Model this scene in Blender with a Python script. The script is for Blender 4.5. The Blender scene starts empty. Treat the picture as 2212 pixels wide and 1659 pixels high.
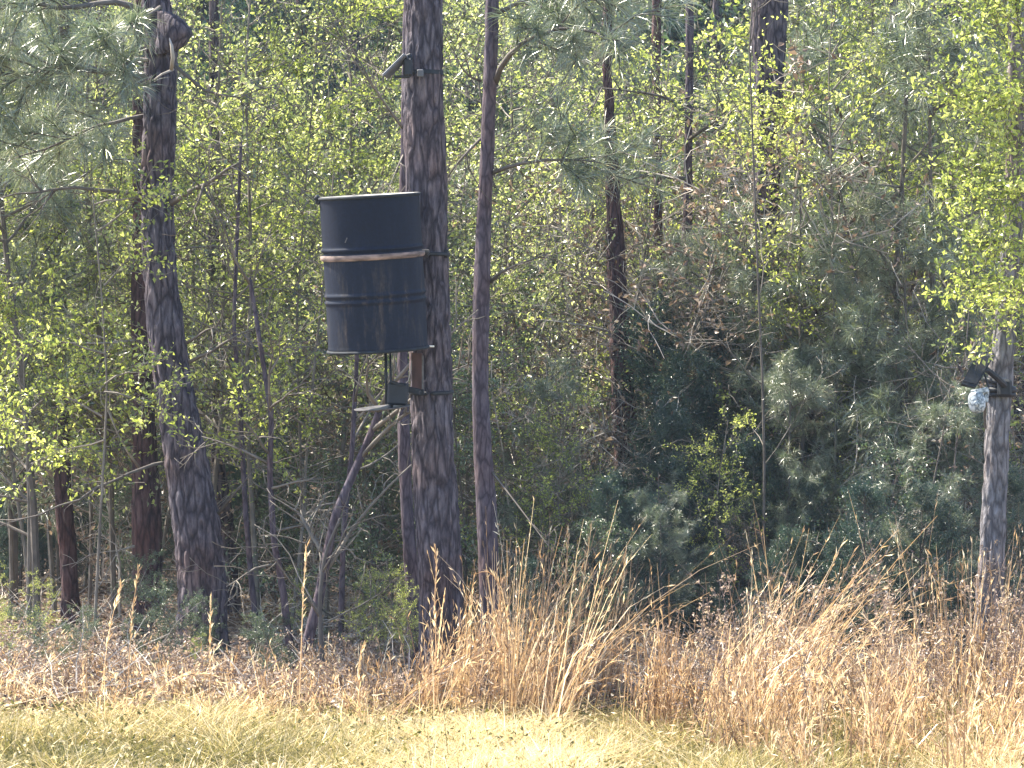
import bpy, math
import numpy as np
from mathutils import Vector, Matrix

# ------------------------------------------------------------------ camera, sky, sun
SC = bpy.context.scene
COL = SC.collection
EYE = 1.75
KPX = 2212 * 20 / 5.8          # pixels per metre at one metre, in a 2212 pixel wide picture
cam_d = bpy.data.cameras.new('camera')
cam_d.lens = 36 * 20 / 5.8
cam_d.sensor_width = 36
cam_d.clip_start = 0.5
cam_d.clip_end = 800
cam = bpy.data.objects.new('camera', cam_d)
cam.location = (0, 0, EYE)
cam.rotation_euler = (math.radians(90), 0, 0)
COL.objects.link(cam)
SC.camera = cam

EL = math.radians(52)
AZ = math.radians(-62)          # from +Y towards +X
world = bpy.data.worlds.new('World')
SC.world = world
world.use_nodes = True
wn = world.node_tree.nodes
sky = wn.new('ShaderNodeTexSky')
sky.sky_type = 'NISHITA'
sky.sun_disc = False
sky.sun_elevation = EL
sky.sun_rotation = AZ % (2 * math.pi)
world.node_tree.links.new(sky.outputs[0], wn['Background'].inputs[0])
wn['Background'].inputs[1].default_value = 0.125
sd = Vector((math.sin(AZ) * math.cos(EL), math.cos(AZ) * math.cos(EL), math.sin(EL)))
sun_d = bpy.data.lights.new('sun', 'SUN')
sun_d.energy = 5.0
sun_d.angle = math.radians(0.53)
sun_d.color = (1.0, 0.92, 0.77)
sun = bpy.data.objects.new('sun', sun_d)
sun.rotation_euler = sd.to_track_quat('Z', 'Y').to_euler()
sun.location = sd * 60
COL.objects.link(sun)
SC.view_settings.view_transform = 'Standard'
SC.view_settings.look = 'None'
SC.view_settings.exposure = 1.95
SC.view_settings.gamma = 1
SC.view_settings.use_curve_mapping = False
SC.cycles.max_bounces = 4
SC.cycles.transparent_max_bounces = 4

# ------------------------------------------------------------------ numeric helpers
def hash3(i, j, k, seed):
    n = (i * 73856093) ^ (j * 19349663) ^ (k * 83492791) ^ (seed * 2654435761 % 2147483647)
    n = (n ^ (n >> 13)) * 1274126177 & 0x7fffffff
    n = (n ^ (n >> 16)) & 0x7fffffff
    return (n % 100003) / 100003.0

def vnoise(p, seed=0):
    p = np.asarray(p, float)
    f = np.floor(p).astype(np.int64)
    t = p - f
    t = t * t * (3 - 2 * t)
    out = 0
    for a in (0, 1):
        for b in (0, 1):
            for c in (0, 1):
                w = (t[:, 0] if a else 1 - t[:, 0]) * (t[:, 1] if b else 1 - t[:, 1]) * (t[:, 2] if c else 1 - t[:, 2])
                out = out + w * hash3(f[:, 0] + a, f[:, 1] + b, f[:, 2] + c, seed)
    return out

def smooth(a, b, x):
    t = np.clip((np.asarray(x, float) - a) / (b - a), 0, 1)
    return t * t * (3 - 2 * t)

def height(x, y):
    x = np.atleast_1d(np.asarray(x, float)); y = np.atleast_1d(np.asarray(y, float))
    x, y = np.broadcast_arrays(x, y)
    h = 0.10 * (vnoise(np.stack([x * .35, y * .35, 0 * x], 1), 3) - .5)
    h = h + 0.10 * smooth(18.6, 20.0, y) * (vnoise(np.stack([x * 1.6, y * 1.6, 0 * x], 1), 5) - .5)
    h = h + 0.05 * np.exp(-((y - 19.7 + .12 * x) / .45) ** 2) * smooth(-0.6, -1.6, x)   # low bank under the left pine
    h = h + 0.20 * (np.clip(y, 29, 95) - 29) * smooth(29, 42, y)
    h = h * smooth(230, 160, y) + 0
    return h

def hz(x, y):
    return float(height(x, y)[0])

def W(px, py, d):
    """point at distance d seen at (px, py) of the 2212 x 1659 photograph"""
    return np.array([(px - 1106) * d / KPX, d, EYE - (py - 829.5) * d / KPX])

def nrm(v):
    return v / np.maximum(np.linalg.norm(v, axis=-1, keepdims=True), 1e-9)

class MB:
    """collects triangles (vertices, faces, a random value per vertex, a material index per face)"""
    def __init__(s):
        s.v, s.f, s.r, s.m, s.n = [], [], [], [], 0
    def add(s, v, f, r=None, m=0):
        v = np.asarray(v, float); f = np.asarray(f, int)
        s.v.append(v); s.f.append(f + s.n)
        s.r.append(np.zeros(len(v)) if r is None else np.broadcast_to(np.asarray(r, float), (len(v),)))
        s.m.append(np.full(len(f), m)); s.n += len(v)
    def tube(s, pts, rad, sides=6, cap=True, r=0.0, m=0):
        pts = np.asarray(pts, float); k = len(pts)
        rad = np.broadcast_to(np.asarray(rad, float), (k,))
        t = nrm(np.gradient(pts, axis=0))
        mean = nrm(t.mean(0)[None])[0]
        ref = np.array([1., 0, 0]) if abs(mean[0]) < .8 else np.array([0, 1., 0])
        u = nrm(np.cross(t, ref)); w = np.cross(t, u)
        a = np.arange(sides) * 2 * math.pi / sides
        ring = pts[:, None] + rad[:, None, None] * (np.cos(a)[None, :, None] * u[:, None] + np.sin(a)[None, :, None] * w[:, None])
        v = ring.reshape(-1, 3)
        i = np.arange(k - 1)[:, None] * sides; j = np.arange(sides)[None]; j2 = (j + 1) % sides
        A, B, C_, D = i + j, i + j2, i + sides + j2, i + sides + j
        f = np.concatenate([np.stack([A, B, C_], -1).reshape(-1, 3), np.stack([A, C_, D], -1).reshape(-1, 3)])
        if cap:
            v = np.concatenate([v, pts[:1], pts[-1:]]); n = k * sides
            jj = np.arange(sides); j3 = (jj + 1) % sides
            f = np.concatenate([f, np.stack([j3, jj, np.full(sides, n)], 1), np.stack([(k - 1) * sides + jj, (k - 1) * sides + j3, np.full(sides, n + 1)], 1)])
        s.add(v, f, r, m)
    def box(s, c, size, R=None, r=0.0, m=0, bev=0.0):
        x, y, z = np.asarray(size, float) / 2
        if bev <= 0:
            v = np.array([[a, b, c_] for a in (-x, x) for b in (-y, y) for c_ in (-z, z)])
            f = [[0, 1, 3], [0, 3, 2], [4, 6, 7], [4, 7, 5], [0, 4, 5], [0, 5, 1], [2, 3, 7], [2, 7, 6], [0, 2, 6], [0, 6, 4], [1, 5, 7], [1, 7, 3]]
        else:                                  # chamfered box: the hull of 24 points
            import bmesh
            bm = bmesh.new()
            for a in (-1, 1):
                for b in (-1, 1):
                    for c_ in (-1, 1):
                        bm.verts.new((a * x, b * (y - bev), c_ * (z - bev))); bm.verts.new((a * (x - bev), b * y, c_ * (z - bev))); bm.verts.new((a * (x - bev), b * (y - bev), c_ * z))
            bmesh.ops.convex_hull(bm, input=bm.verts)
            bmesh.ops.triangulate(bm, faces=bm.faces)
            bm.verts.index_update()
            v = np.array([q.co[:] for q in bm.verts]); f = [[q.index for q in fa.verts] for fa in bm.faces]
            bm.free()
        if R is not None: v = v @ np.array(R).T
        s.add(v + np.asarray(c, float), f, r, m)
    def lathe(s, prof, sides=48, R=None, c=(0, 0, 0), m=0, r=0.0, fn=None):
        prof = np.asarray(prof, float); k = len(prof)
        a = np.arange(sides) * 2 * math.pi / sides
        v = np.stack([prof[:, None, 0] * np.cos(a), prof[:, None, 0] * np.sin(a), np.repeat(prof[:, 1:2], sides, 1)], -1).reshape(-1, 3)
        if fn is not None: v = fn(v)
        i = np.arange(k - 1)[:, None] * sides; j = np.arange(sides)[None]; j2 = (j + 1) % sides
        A, B, C_, D = i + j, i + j2, i + sides + j2, i + sides + j
        f = np.concatenate([np.stack([A, B, C_], -1).reshape(-1, 3), np.stack([A, C_, D], -1).reshape(-1, 3)])
        if R is not None: v = v @ np.array(R).T
        s.add(v + np.asarray(c, float), f, r, m)
    def leaves(s, c, d, n, L, wd, r, m=0, fold=.18):
        """diamond leaves: base c, direction d, face normal n, length L, width wd"""
        c = np.asarray(c); d = nrm(d); u = nrm(np.cross(d, n)); nn = np.cross(u, d)
        L = np.asarray(L)[:, None]; wd = np.asarray(wd)[:, None]
        b = c; tip = c + d * L + nn * L * -.12
        l = c + d * L * .48 + u * wd * .5 + nn * wd * fold; rr = c + d * L * .48 - u * wd * .5 + nn * wd * fold
        N = len(c); v = np.stack([b, l, tip, rr], 1).reshape(-1, 3)
        i = np.arange(N)[:, None] * 4
        f = np.concatenate([i + [0, 2, 1], i + [0, 3, 2]])
        s.add(v, f, np.repeat(r, 4), m)
    def needles(s, c, d, L, wd, r, m=0):
        c = np.asarray(c); N = len(c)
        u = nrm(np.cross(d, np.random.RandomState(N).normal(size=(N, 3)))) * wd / 2
        mid = c + d * L[:, None] * .55
        tip = c + d * L[:, None] + np.array([0, 0, -.14]) * L[:, None]
        v = np.stack([c - u, c + u, mid + u, mid - u, tip], 1).reshape(-1, 3)
        i = np.arange(N)[:, None] * 5
        f = np.concatenate([i + [0, 1, 2], i + [0, 2, 3], i + [3, 2, 4]])
        s.add(v, f, np.repeat(r, 5), m)
    def data(s, name, mats, smoothed=False):
        v = np.concatenate(s.v).astype(np.float32); f = np.concatenate(s.f).astype(np.int32)
        me = bpy.data.meshes.new(name)
        me.vertices.add(len(v)); me.vertices.foreach_set('co', v.ravel())
        me.loops.add(f.size); me.loops.foreach_set('vertex_index', f.ravel())
        me.polygons.add(len(f)); me.polygons.foreach_set('loop_start', np.arange(len(f), dtype=np.int32) * 3)
        me.polygons.foreach_set('loop_total', np.full(len(f), 3, dtype=np.int32))
        for mt in (mats if isinstance(mats, (list, tuple)) else [mats]): me.materials.append(mt)
        me.polygons.foreach_set('material_index', np.concatenate(s.m).astype(np.int32))
        me.polygons.foreach_set('use_smooth', np.full(len(f), smoothed))
        at = me.attributes.new('rnd', 'FLOAT', 'POINT'); at.data.foreach_set('value', np.concatenate(s.r).astype(np.float32))
        me.update(calc_edges=True)
        me.validate()
        return me

def link(name, me, parent=None, loc=None, kind=None):
    o = bpy.data.objects.new(name, me); COL.objects.link(o)
    if parent is not None: o.parent = parent
    if loc is not None: o.location = loc
    if kind: o['kind'] = kind
    return o

def tag(o, label, cat, group=None, kind=None):
    o['label'] = label; o['category'] = cat
    if group: o['group'] = group
    if kind: o['kind'] = kind
    return o

def empty(name, loc, label, cat, group=None, rz=0.0, sc=1.0):
    o = bpy.data.objects.new(name, None); COL.objects.link(o)
    o.location = tuple(float(q) for q in loc); o.rotation_euler = (0, 0, rz); o.scale = (sc, sc, sc)
    o.empty_display_size = .1
    return tag(o, label, cat, group)

# ------------------------------------------------------------------ materials
def mat(name):
    m = bpy.data.materials.new(name); m.use_nodes = True
    nt = m.node_tree; nt.nodes.clear()
    out = nt.nodes.new('ShaderNodeOutputMaterial')
    return m, nt, out

def node(nt, kind, **kw):
    n = nt.nodes.new(kind)
    for k, v in kw.items():
        if isinstance(k, str) and hasattr(n, k): setattr(n, k, v)
        else: n.inputs[k].default_value = v
    return n

def ramp(nt, fac, stops):
    r = nt.nodes.new('ShaderNodeValToRGB'); e = r.color_ramp.elements
    while len(e) < len(stops): e.new(.5)
    for q, (p, c) in zip(e, stops): q.position = p; q.color = (*c, 1)
    nt.links.new(fac, r.inputs[0]); return r.outputs[0]

def leaf_mat(name, stops, trans=.5, gloss=.08, rough=.35, tgain=1.6):
    m, nt, out = mat(name)
    at = nt.nodes.new('ShaderNodeAttribute'); at.attribute_name = 'rnd'
    oi = nt.nodes.new('ShaderNodeObjectInfo')
    ad = nt.nodes.new('ShaderNodeMath'); ad.operation = 'MULTIPLY_ADD'
    nt.links.new(oi.outputs['Random'], ad.inputs[0]); ad.inputs[1].default_value = .22
    nt.links.new(at.outputs['Fac'], ad.inputs[2])
    sb = nt.nodes.new('ShaderNodeMath'); sb.operation = 'SUBTRACT'; sb.inputs[1].default_value = .11
    nt.links.new(ad.outputs[0], sb.inputs[0])
    c = ramp(nt, sb.outputs[0], stops)
    df = nt.nodes.new('ShaderNodeBsdfDiffuse'); nt.links.new(c, df.inputs[0])
    tr = nt.nodes.new('ShaderNodeBsdfTranslucent')
    mu = nt.nodes.new('ShaderNodeMix'); mu.data_type = 'RGBA'; mu.blend_type = 'MULTIPLY'; mu.inputs[0].default_value = 1
    nt.links.new(c, mu.inputs[6]); mu.inputs[7].default_value = (tgain, tgain, tgain * .8, 1)
    nt.links.new(mu.outputs[2], tr.inputs[0])
    mx = nt.nodes.new('ShaderNodeMixShader'); mx.inputs[0].default_value = trans
    nt.links.new(df.outputs[0], mx.inputs[1]); nt.links.new(tr.outputs[0], mx.inputs[2])
    last = mx.outputs[0]
    if gloss > 0:
        gl = nt.nodes.new('ShaderNodeBsdfGlossy'); gl.inputs['Roughness'].default_value = rough
        m2 = nt.nodes.new('ShaderNodeMixShader'); m2.inputs[0].default_value = gloss
        nt.links.new(last, m2.inputs[1]); nt.links.new(gl.outputs[0], m2.inputs[2]); last = m2.outputs[0]
    nt.links.new(last, out.inputs[0])
    return m

def bark_mat(name, dark, mid, light, sx=42, sz=9.0, bump=.9, dist=.014):
    m, nt, out = mat(name)
    tc = nt.nodes.new('ShaderNodeTexCoord')
    mp = nt.nodes.new('ShaderNodeMapping'); mp.inputs['Scale'].default_value = (sx, sx, sz)
    nt.links.new(tc.outputs['Object'], mp.inputs[0])
    n1 = node(nt, 'ShaderNodeTexNoise'); n1.inputs['Scale'].default_value = 1.0; n1.inputs['Detail'].default_value = 6; n1.inputs['Roughness'].default_value = .65
    nt.links.new(mp.outputs[0], n1.inputs['Vector'])
    vo = node(nt, 'ShaderNodeTexVoronoi'); vo.feature = 'DISTANCE_TO_EDGE'; vo.inputs['Scale'].default_value = .9; vo.inputs['Randomness'].default_value = 1
    dm = nt.nodes.new('ShaderNodeMix'); dm.data_type = 'VECTOR'; dm.inputs[0].default_value = .5
    nt.links.new(mp.outputs[0], dm.inputs[4]); nt.links.new(n1.outputs['Color'], dm.inputs[5])
    nt.links.new(dm.outputs[1], vo.inputs['Vector'])
    cr = node(nt, 'ShaderNodeMapRange'); cr.inputs[1].default_value = 0; cr.inputs[1].default_value = -.02; cr.inputs[2].default_value = .17
    nt.links.new(vo.outputs['Distance'], cr.inputs[0])
    mul = nt.nodes.new('ShaderNodeMath'); mul.operation = 'MULTIPLY'
    nt.links.new(cr.outputs[0], mul.inputs[0])
    n1b = nt.nodes.new('ShaderNodeMapRange'); n1b.inputs[1].default_value = .28; n1b.inputs[2].default_value = .72
    nt.links.new(n1.outputs['Fac'], n1b.inputs[0]); nt.links.new(n1b.outputs[0], mul.inputs[1])
    c = ramp(nt, mul.outputs[0], [(0, dark), (.35, mid), (.9, light)])
    n2 = node(nt, 'ShaderNodeTexNoise'); n2.inputs['Scale'].default_value = 2.2; n2.inputs['Detail'].default_value = 4
    nt.links.new(tc.outputs['Object'], n2.inputs['Vector'])
    c2 = ramp(nt, n2.outputs['Fac'], [(.3, (1.05, .86, .76)), (.5, (.95, .95, .98)), (.7, (.85, .97, 1.1))])
    mu = nt.nodes.new('ShaderNodeMix'); mu.data_type = 'RGBA'; mu.blend_type = 'MULTIPLY'; mu.inputs[0].default_value = 1
    nt.links.new(c, mu.inputs[6]); nt.links.new(c2, mu.inputs[7])
    bs = node(nt, 'ShaderNodeBsdfPrincipled'); bs.inputs['Roughness'].default_value = .85; bs.inputs['Specular IOR Level'].default_value = .25
    nt.links.new(mu.outputs[2], bs.inputs['Base Color'])
    bp = node(nt, 'ShaderNodeBump'); bp.inputs['Strength'].default_value = bump; bp.inputs['Distance'].default_value = dist
    nt.links.new(mul.outputs[0], bp.inputs['Height']); nt.links.new(bp.outputs[0], bs.inputs['Normal'])
    nt.links.new(bs.outputs[0], out.inputs[0])
    return m

def plain_mat(name, col, rough=.7, metal=0.0, var=.25, scale=30, stretch=(1, 1, 1), attr=False):
    m, nt, out = mat(name)
    tc = nt.nodes.new('ShaderNodeTexCoord'); mp = nt.nodes.new('ShaderNodeMapping'); mp.inputs['Scale'].default_value = stretch
    nt.links.new(tc.outputs['Object'], mp.inputs[0])
    n1 = node(nt, 'ShaderNodeTexNoise'); n1.inputs['Scale'].default_value = scale; n1.inputs['Detail'].default_value = 5
    nt.links.new(mp.outputs[0], n1.inputs['Vector'])
    lo = tuple(q * (1 - var) for q in col); hi = tuple(min(1, q * (1 + var)) for q in col)
    c = ramp(nt, n1.outputs['Fac'], [(.3, lo), (.7, hi)])
    bs = node(nt, 'ShaderNodeBsdfPrincipled'); bs.inputs['Roughness'].default_value = rough; bs.inputs['Metallic'].default_value = metal
    nt.links.new(c, bs.inputs['Base Color']); nt.links.new(bs.outputs[0], out.inputs[0])
    return m

M = {}
M['spring'] = leaf_mat('spring_leaf', [(0, (.025, .042, .032)), (.35, (.165, .20, .065)), (.62, (.44, .49, .155)), (1, (.74, .75, .44))], .55, .10, .3)
M['bright'] = leaf_mat('fresh_leaf', [(0, (.065, .095, .033)), (.42, (.30, .355, .075)), (1, (.68, .69, .25))], .58, .06)
M['ever'] = leaf_mat('evergreen_leaf', [(0, (.03, .06, .03)), (.6, (.07, .12, .045)), (1, (.17, .21, .08))], .3, .12, .38)
M['needle'] = leaf_mat('pine_needle', [(0, (.06, .085, .05)), (.5, (.12, .16, .09)), (.8, (.24, .27, .17)), (1, (.42, .41, .29))], .35, .16, .35)
M['cedar'] = leaf_mat('cedar_foliage', [(0, (.014, .036, .038)), (.6, (.032, .066, .052)), (.85, (.07, .115, .065)), (1, (.26, .28, .15))], .35, .08)
M['dead'] = leaf_mat('dead_leaf', [(0, (.07, .045, .035)), (.5, (.22, .155, .12)), (.85, (.42, .32, .25)), (1, (.66, .56, .46))], .25, .04)
M['straw'] = leaf_mat('straw', [(0, (.10, .06, .045)), (.35, (.36, .23, .14)), (.65, (.63, .455, .29)), (1, (.90, .79, .61))], .35, .04)
M['lawn'] = leaf_mat('lawn_blade', [(0, (.045, .045, .02)), (.25, (.11, .108, .032)), (.5, (.235, .20, .078)), (.75, (.35, .27, .14)), (1, (.62, .52, .35))], .4, .03)
M['weed'] = leaf_mat('dry_weed', [(0, (.13, .09, .08)), (.5, (.30, .22, .18)), (1, (.56, .45, .37))], .3, .03)
M['bark'] = bark_mat('pine_bark', (.020, .016, .022), (.088, .072, .084), (.21, .175, .185))
M['bark_red'] = bark_mat('red_bark', (.022, .014, .016), (.085, .047, .048), (.16, .10, .095))
M['bark_grey'] = bark_mat('grey_bark', (.06, .055, .06), (.17, .155, .16), (.32, .30, .31), 40, 11)
M['bark_slim'] = bark_mat('slim_bark', (.04, .03, .038), (.09, .068, .082), (.15, .12, .13), 50, 14, .5, .005)
M['twig'] = plain_mat('twig_bark', (.145, .125, .105), .8, var=.45, scale=8)
M['pale'] = plain_mat('dead_wood', (.34, .30, .26), .75, var=.35, scale=9)
M['darktwig'] = plain_mat('branch_bark', (.10, .085, .075), .85, var=.35, scale=14)

# ------------------------------------------------------------------ ground
def build_ground():
    ys = np.concatenate([np.linspace(-40, 12, 14), np.linspace(12.5, 32, 160), np.linspace(33, 100, 68), np.linspace(110, 400, 18)])
    xs = np.concatenate([np.linspace(-220, -16, 18), np.linspace(-12, 12, 150), np.linspace(16, 220, 18)])
    X, Y = np.meshgrid(xs, ys); Z = height(X.ravel(), Y.ravel())
    v = np.stack([X.ravel(), Y.ravel(), Z], 1); nx = len(xs)
    i = (np.arange(len(ys) - 1)[:, None] * nx + np.arange(nx - 1)[None]).ravel()
    f = np.concatenate([np.stack([i, i + 1, i + nx + 1], 1), np.stack([i, i + nx + 1, i + nx], 1)])
    b = MB(); b.add(v, f)
    m, nt, out = mat('ground_soil')
    tc = nt.nodes.new('ShaderNodeTexCoord')
    sep = nt.nodes.new('ShaderNodeSeparateXYZ'); nt.links.new(tc.outputs['Object'], sep.inputs[0])
    n0 = node(nt, 'ShaderNodeTexNoise'); n0.inputs['Scale'].default_value = .8; n0.inputs['Detail'].default_value = 4
    nt.links.new(tc.outputs['Object'], n0.inputs['Vector'])
    ma = nt.nodes.new('ShaderNodeMath'); ma.operation = 'MULTIPLY_ADD'; ma.inputs[1].default_value = 1.2
    nt.links.new(n0.outputs['Fac'], ma.inputs[0]); nt.links.new(sep.outputs[1], ma.inputs[2])
    mr = nt.nodes.new('ShaderNodeMapRange'); mr.inputs[1].default_value = 19.1; mr.inputs[2].default_value = 19.7
    nt.links.new(ma.outputs[0], mr.inputs[0])
    n1 = node(nt, 'ShaderNodeTexNoise'); n1.inputs['Scale'].default_value = 22; n1.inputs['Detail'].default_value = 8; n1.inputs['Roughness'].default_value = .7
    nt.links.new(tc.outputs['Object'], n1.inputs['Vector'])
    lit = ramp(nt, n1.outputs['Fac'], [(.3, (.06, .036, .026)), (.5, (.18, .115, .085)), (.7, (.34, .24, .18))])
    law = ramp(nt, n1.outputs['Fac'], [(.3, (.10, .095, .04)), (.55, (.24, .20, .10)), (.75, (.38, .31, .19))])
    mx = nt.nodes.new('ShaderNodeMix'); mx.data_type = 'RGBA'
    nt.links.new(mr.outputs[0], mx.inputs[0]); nt.links.new(law, mx.inputs[6]); nt.links.new(lit, mx.inputs[7])
    bs = node(nt, 'ShaderNodeBsdfPrincipled'); bs.inputs['Roughness'].default_value = .95
    nt.links.new(mx.outputs[2], bs.inputs['Base Color'])
    bp = node(nt, 'ShaderNodeBump'); bp.inputs['Strength'].default_value = .8; bp.inputs['Distance'].default_value = .04
    nt.links.new(n1.outputs['Fac'], bp.inputs['Height']); nt.links.new(bp.outputs[0], bs.inputs['Normal'])
    nt.links.new(bs.outputs[0], out.inputs[0])
    link('ground', b.data('ground', m, True), kind='structure')
build_ground()

# ------------------------------------------------------------------ trunks
def resample(P, step):
    P = np.asarray(P, float)
    s = np.concatenate([[0], np.cumsum(np.linalg.norm(np.diff(P[:, :3], axis=0), axis=1))])
    n = max(4, int(s[-1] / step) + 1); t = np.linspace(0, s[-1], n)
    Q = np.stack([np.interp(t, s, P[:, c]) for c in range(P.shape[1])], 1)
    k = max(3, int(.22 / step) | 1); pad = k // 2       # smooth the kinks
    Qp = np.concatenate([np.repeat(Q[:1], pad, 0), Q, np.repeat(Q[-1:], pad, 0)])
    ker = np.ones(k) / k
    S = np.stack([np.convolve(Qp[:, c], ker, 'valid') for c in range(Q.shape[1])], 1)
    S[0] = Q[0]; S[-1] = Q[-1]
    return S

def bark_tube(b, P, sides, step, rough, seed, fl=1.0, m=0):
    """P rows: x, y, z, radius; a bark-furrowed tube"""
    Q = resample(P, step); k = len(Q)
    a = np.arange(sides) * 2 * math.pi / sides
    ca, sa = np.cos(a), np.sin(a)
    ss = np.concatenate([[0], np.cumsum(np.linalg.norm(np.diff(Q[:, :3], axis=0), axis=1))])
    r0 = Q[:, 3].mean()
    A, S = np.meshgrid(a, ss)
    pn = np.stack([np.cos(A).ravel() * r0 * 46, np.sin(A).ravel() * r0 * 46, S.ravel() * 8.5], 1)
    warp = vnoise(pn * .6, seed + 9)[:, None] * .9
    n1 = vnoise(pn + warp, seed); n2 = vnoise(pn * [2.3, 2.3, 2.6], seed + 1); n3 = vnoise(pn * [.25, .25, .3], seed + 2)
    furrow = 1 - np.abs(2 * n1 - 1); furrow = furrow ** 2.2
    dsp = rough * (1.0 * n2 - 1.5 * furrow * (furrow > .25) + .3) + .10 * r0 * (n3 - .5) * 2
    R = np.repeat(Q[:, 3], sides) + dsp
    v = np.repeat(Q[:, :3], sides, 0) + np.stack([np.tile(ca, k) * R, np.tile(sa, k) * R, 0 * R], 1)
    i = np.arange(k - 1)[:, None] * sides; j = np.arange(sides)[None]; j2 = (j + 1) % sides
    A_, B_, C_, D_ = i + j, i + j2, i + sides + j2, i + sides + j
    f = np.concatenate([np.stack([A_, B_, C_], -1).reshape(-1, 3), np.stack([A_, C_, D_], -1).reshape(-1, 3)])
    b.add(v, f, n2, m)

def px_path(pts, d):
    """rows (px, py, width px) -> x, y, z, radius at distance d, run down to the ground and up out of view"""
    P = [list(W(x, y, d)) + [w * d / KPX / 2] for x, y, w in pts]
    P.sort(key=lambda q: q[2]); P = np.array(P)
    lo = P[0].copy(); g = hz(lo[0], lo[1])
    if lo[2] > g + .05:
        sl = (P[0] - P[1]) / max(P[1][2] - P[0][2], .05)
        dz = lo[2] - g
        e = lo.copy(); e[0] += np.clip(sl[0] * dz, -.12, .12); e[2] = g - .12; e[3] *= 1.06
        P = np.concatenate([e[None], P])
    else:
        e = lo.copy(); e[2] = g - .15; P = np.concatenate([e[None], P])
    return P

def flare(P, g, amt=.35):
    Q = resample(P, .1)
    Q[:, 3] *= 1 + amt * np.exp(-np.clip(Q[:, 2] - g, 0, 9) / .16)
    return Q

def up_to(P, ztop, r_end, lean=(0, 0), rng=None):
    t = P[-1]; out = [P]
    n = 4
    for i in range(1, n + 1):
        q = t.copy(); u = i / n
        q[0] += lean[0] * u; q[1] += lean[1] * u; q[2] = t[2] + (ztop - t[2]) * u; q[3] = t[3] + (r_end - t[3]) * u
        out.append(q[None])
    return np.concatenate(out)

def walk(rng, p, d, L, n, wander, lift=0.0):
    pts = [np.array(p, float)]; d = nrm(np.array(d, float)); st = L / n
    for i in range(n):
        d = nrm(d + rng.normal(size=3) * wander + np.array([0, 0, lift])); pts.append(pts[-1] + d * st)
    return np.array(pts)

def at_path(P, t):
    x = t * (len(P) - 1); i = min(int(x), len(P) - 2); u = x - i
    return P[i] * (1 - u) + P[i + 1] * u, nrm(P[i + 1] - P[i])

def needle_tufts(b, rng, tips, dirs, per=46, L=(.11, .19), wd=.0032):
    N = len(tips); c = np.repeat(tips, per, 0); D = np.repeat(nrm(dirs), per, 0)
    back = rng.uniform(0, .10, (N * per, 1))
    d = nrm(D * rng.uniform(.15, 1.0, (N * per, 1)) + rng.normal(size=(N * per, 3)) * .55)
    r = np.clip(np.repeat(rng.uniform(0, .8, N), per) + rng.uniform(-.15, .25, N * per), 0, 1)
    b.needles(c - D * back, d, rng.uniform(L[0], L[1], N * per), wd, r)

def pine_limb(bw, bn, rng, P, r0, twigs=9, tw=(.25, .6), per=46, droop=.02, tuft=True):
    """a limb along P with side twigs that end in needle tufts"""
    P = np.asarray(P, float)
    bw.tube(P, np.linspace(r0, r0 * .3, len(P)), 6)
    tips, dirs = [P[-1]], [P[-1] - P[-2]]
    for _ in range(twigs):
        p, t = at_path(P, rng.uniform(.3, 1)); sd_ = nrm(np.cross(t, rng.normal(size=3)))
        L = rng.uniform(*tw)
        Q = walk(rng, p, t * .7 + sd_ * .8 + [0, 0, .15], L, 4, .16, -droop)
        bw.tube(Q, np.linspace(r0 * .35, .003, 5), 4)
        for q in (2, 3, 4): tips.append(Q[q]); dirs.append(Q[q] - Q[q - 1])
        for _ in range(2):
            p2, t2 = at_path(Q, rng.uniform(.4, .9))
            Q2 = walk(rng, p2, t2 + nrm(rng.normal(size=3)) * .8, L * .5, 3, .12)
            bw.tube(Q2, np.linspace(.005, .0025, 4), 3); tips.append(Q2[-1]); dirs.append(Q2[-1] - Q2[-2])
    if tuft: needle_tufts(bn, rng, np.array(tips), np.array(dirs), per)

def bare_limb(b, rng, P, r0, twigs=8, tw=(.15, .5), m=0):
    P = np.asarray(P, float)
    b.tube(P, np.linspace(r0, max(.0025, r0 * .25), len(P)), 6, m=m)
    for _ in range(twigs):
        p, t = at_path(P, rng.uniform(.2, 1)); s_ = nrm(np.cross(t, rng.normal(size=3)))
        Q = walk(rng, p, t * .6 + s_ * .8, rng.uniform(*tw), 4, .2)
        b.tube(Q, np.linspace(max(.003, r0 * .35), .0018, 5), 4, m=m)
        for _ in range(2):
            p2, t2 = at_path(Q, rng.uniform(.3, 1)); b.tube(walk(rng, p2, t2 + rng.normal(size=3) * .6, .12, 3, .2), [.0025, .002, .0018, .0015], 3, m=m)

def pine_top(rng, z0, z1, n, spread):
    """crown of a tall pine around a vertical leader from z0 to z1, root at 0"""
    bw, bn = MB(), MB()
    for i in range(n):
        z = z0 + (z1 - z0) * (i + rng.uniform()) / n; az = rng.uniform(0, 2 * math.pi)
        L = spread * (1 - .7 * (z - z0) / (z1 - z0)) * rng.uniform(.6, 1.1)
        P = walk(rng, (0, 0, z), (math.cos(az), math.sin(az), .35), L, 6, .12, .03)
        pine_limb(bw, bn, rng, P, .022, 7, (.25, .6), 22)
    return bw, bn

TOPS = []
for s_ in range(2):
    rng = np.random.RandomState(50 + s_)
    bw, bn = pine_top(rng, 0, 3.2, 26, 1.7)
    TOPS.append((bw.data('crown_limbs', M['darktwig']), bn.data('crown_needles', M['needle'])))

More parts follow.
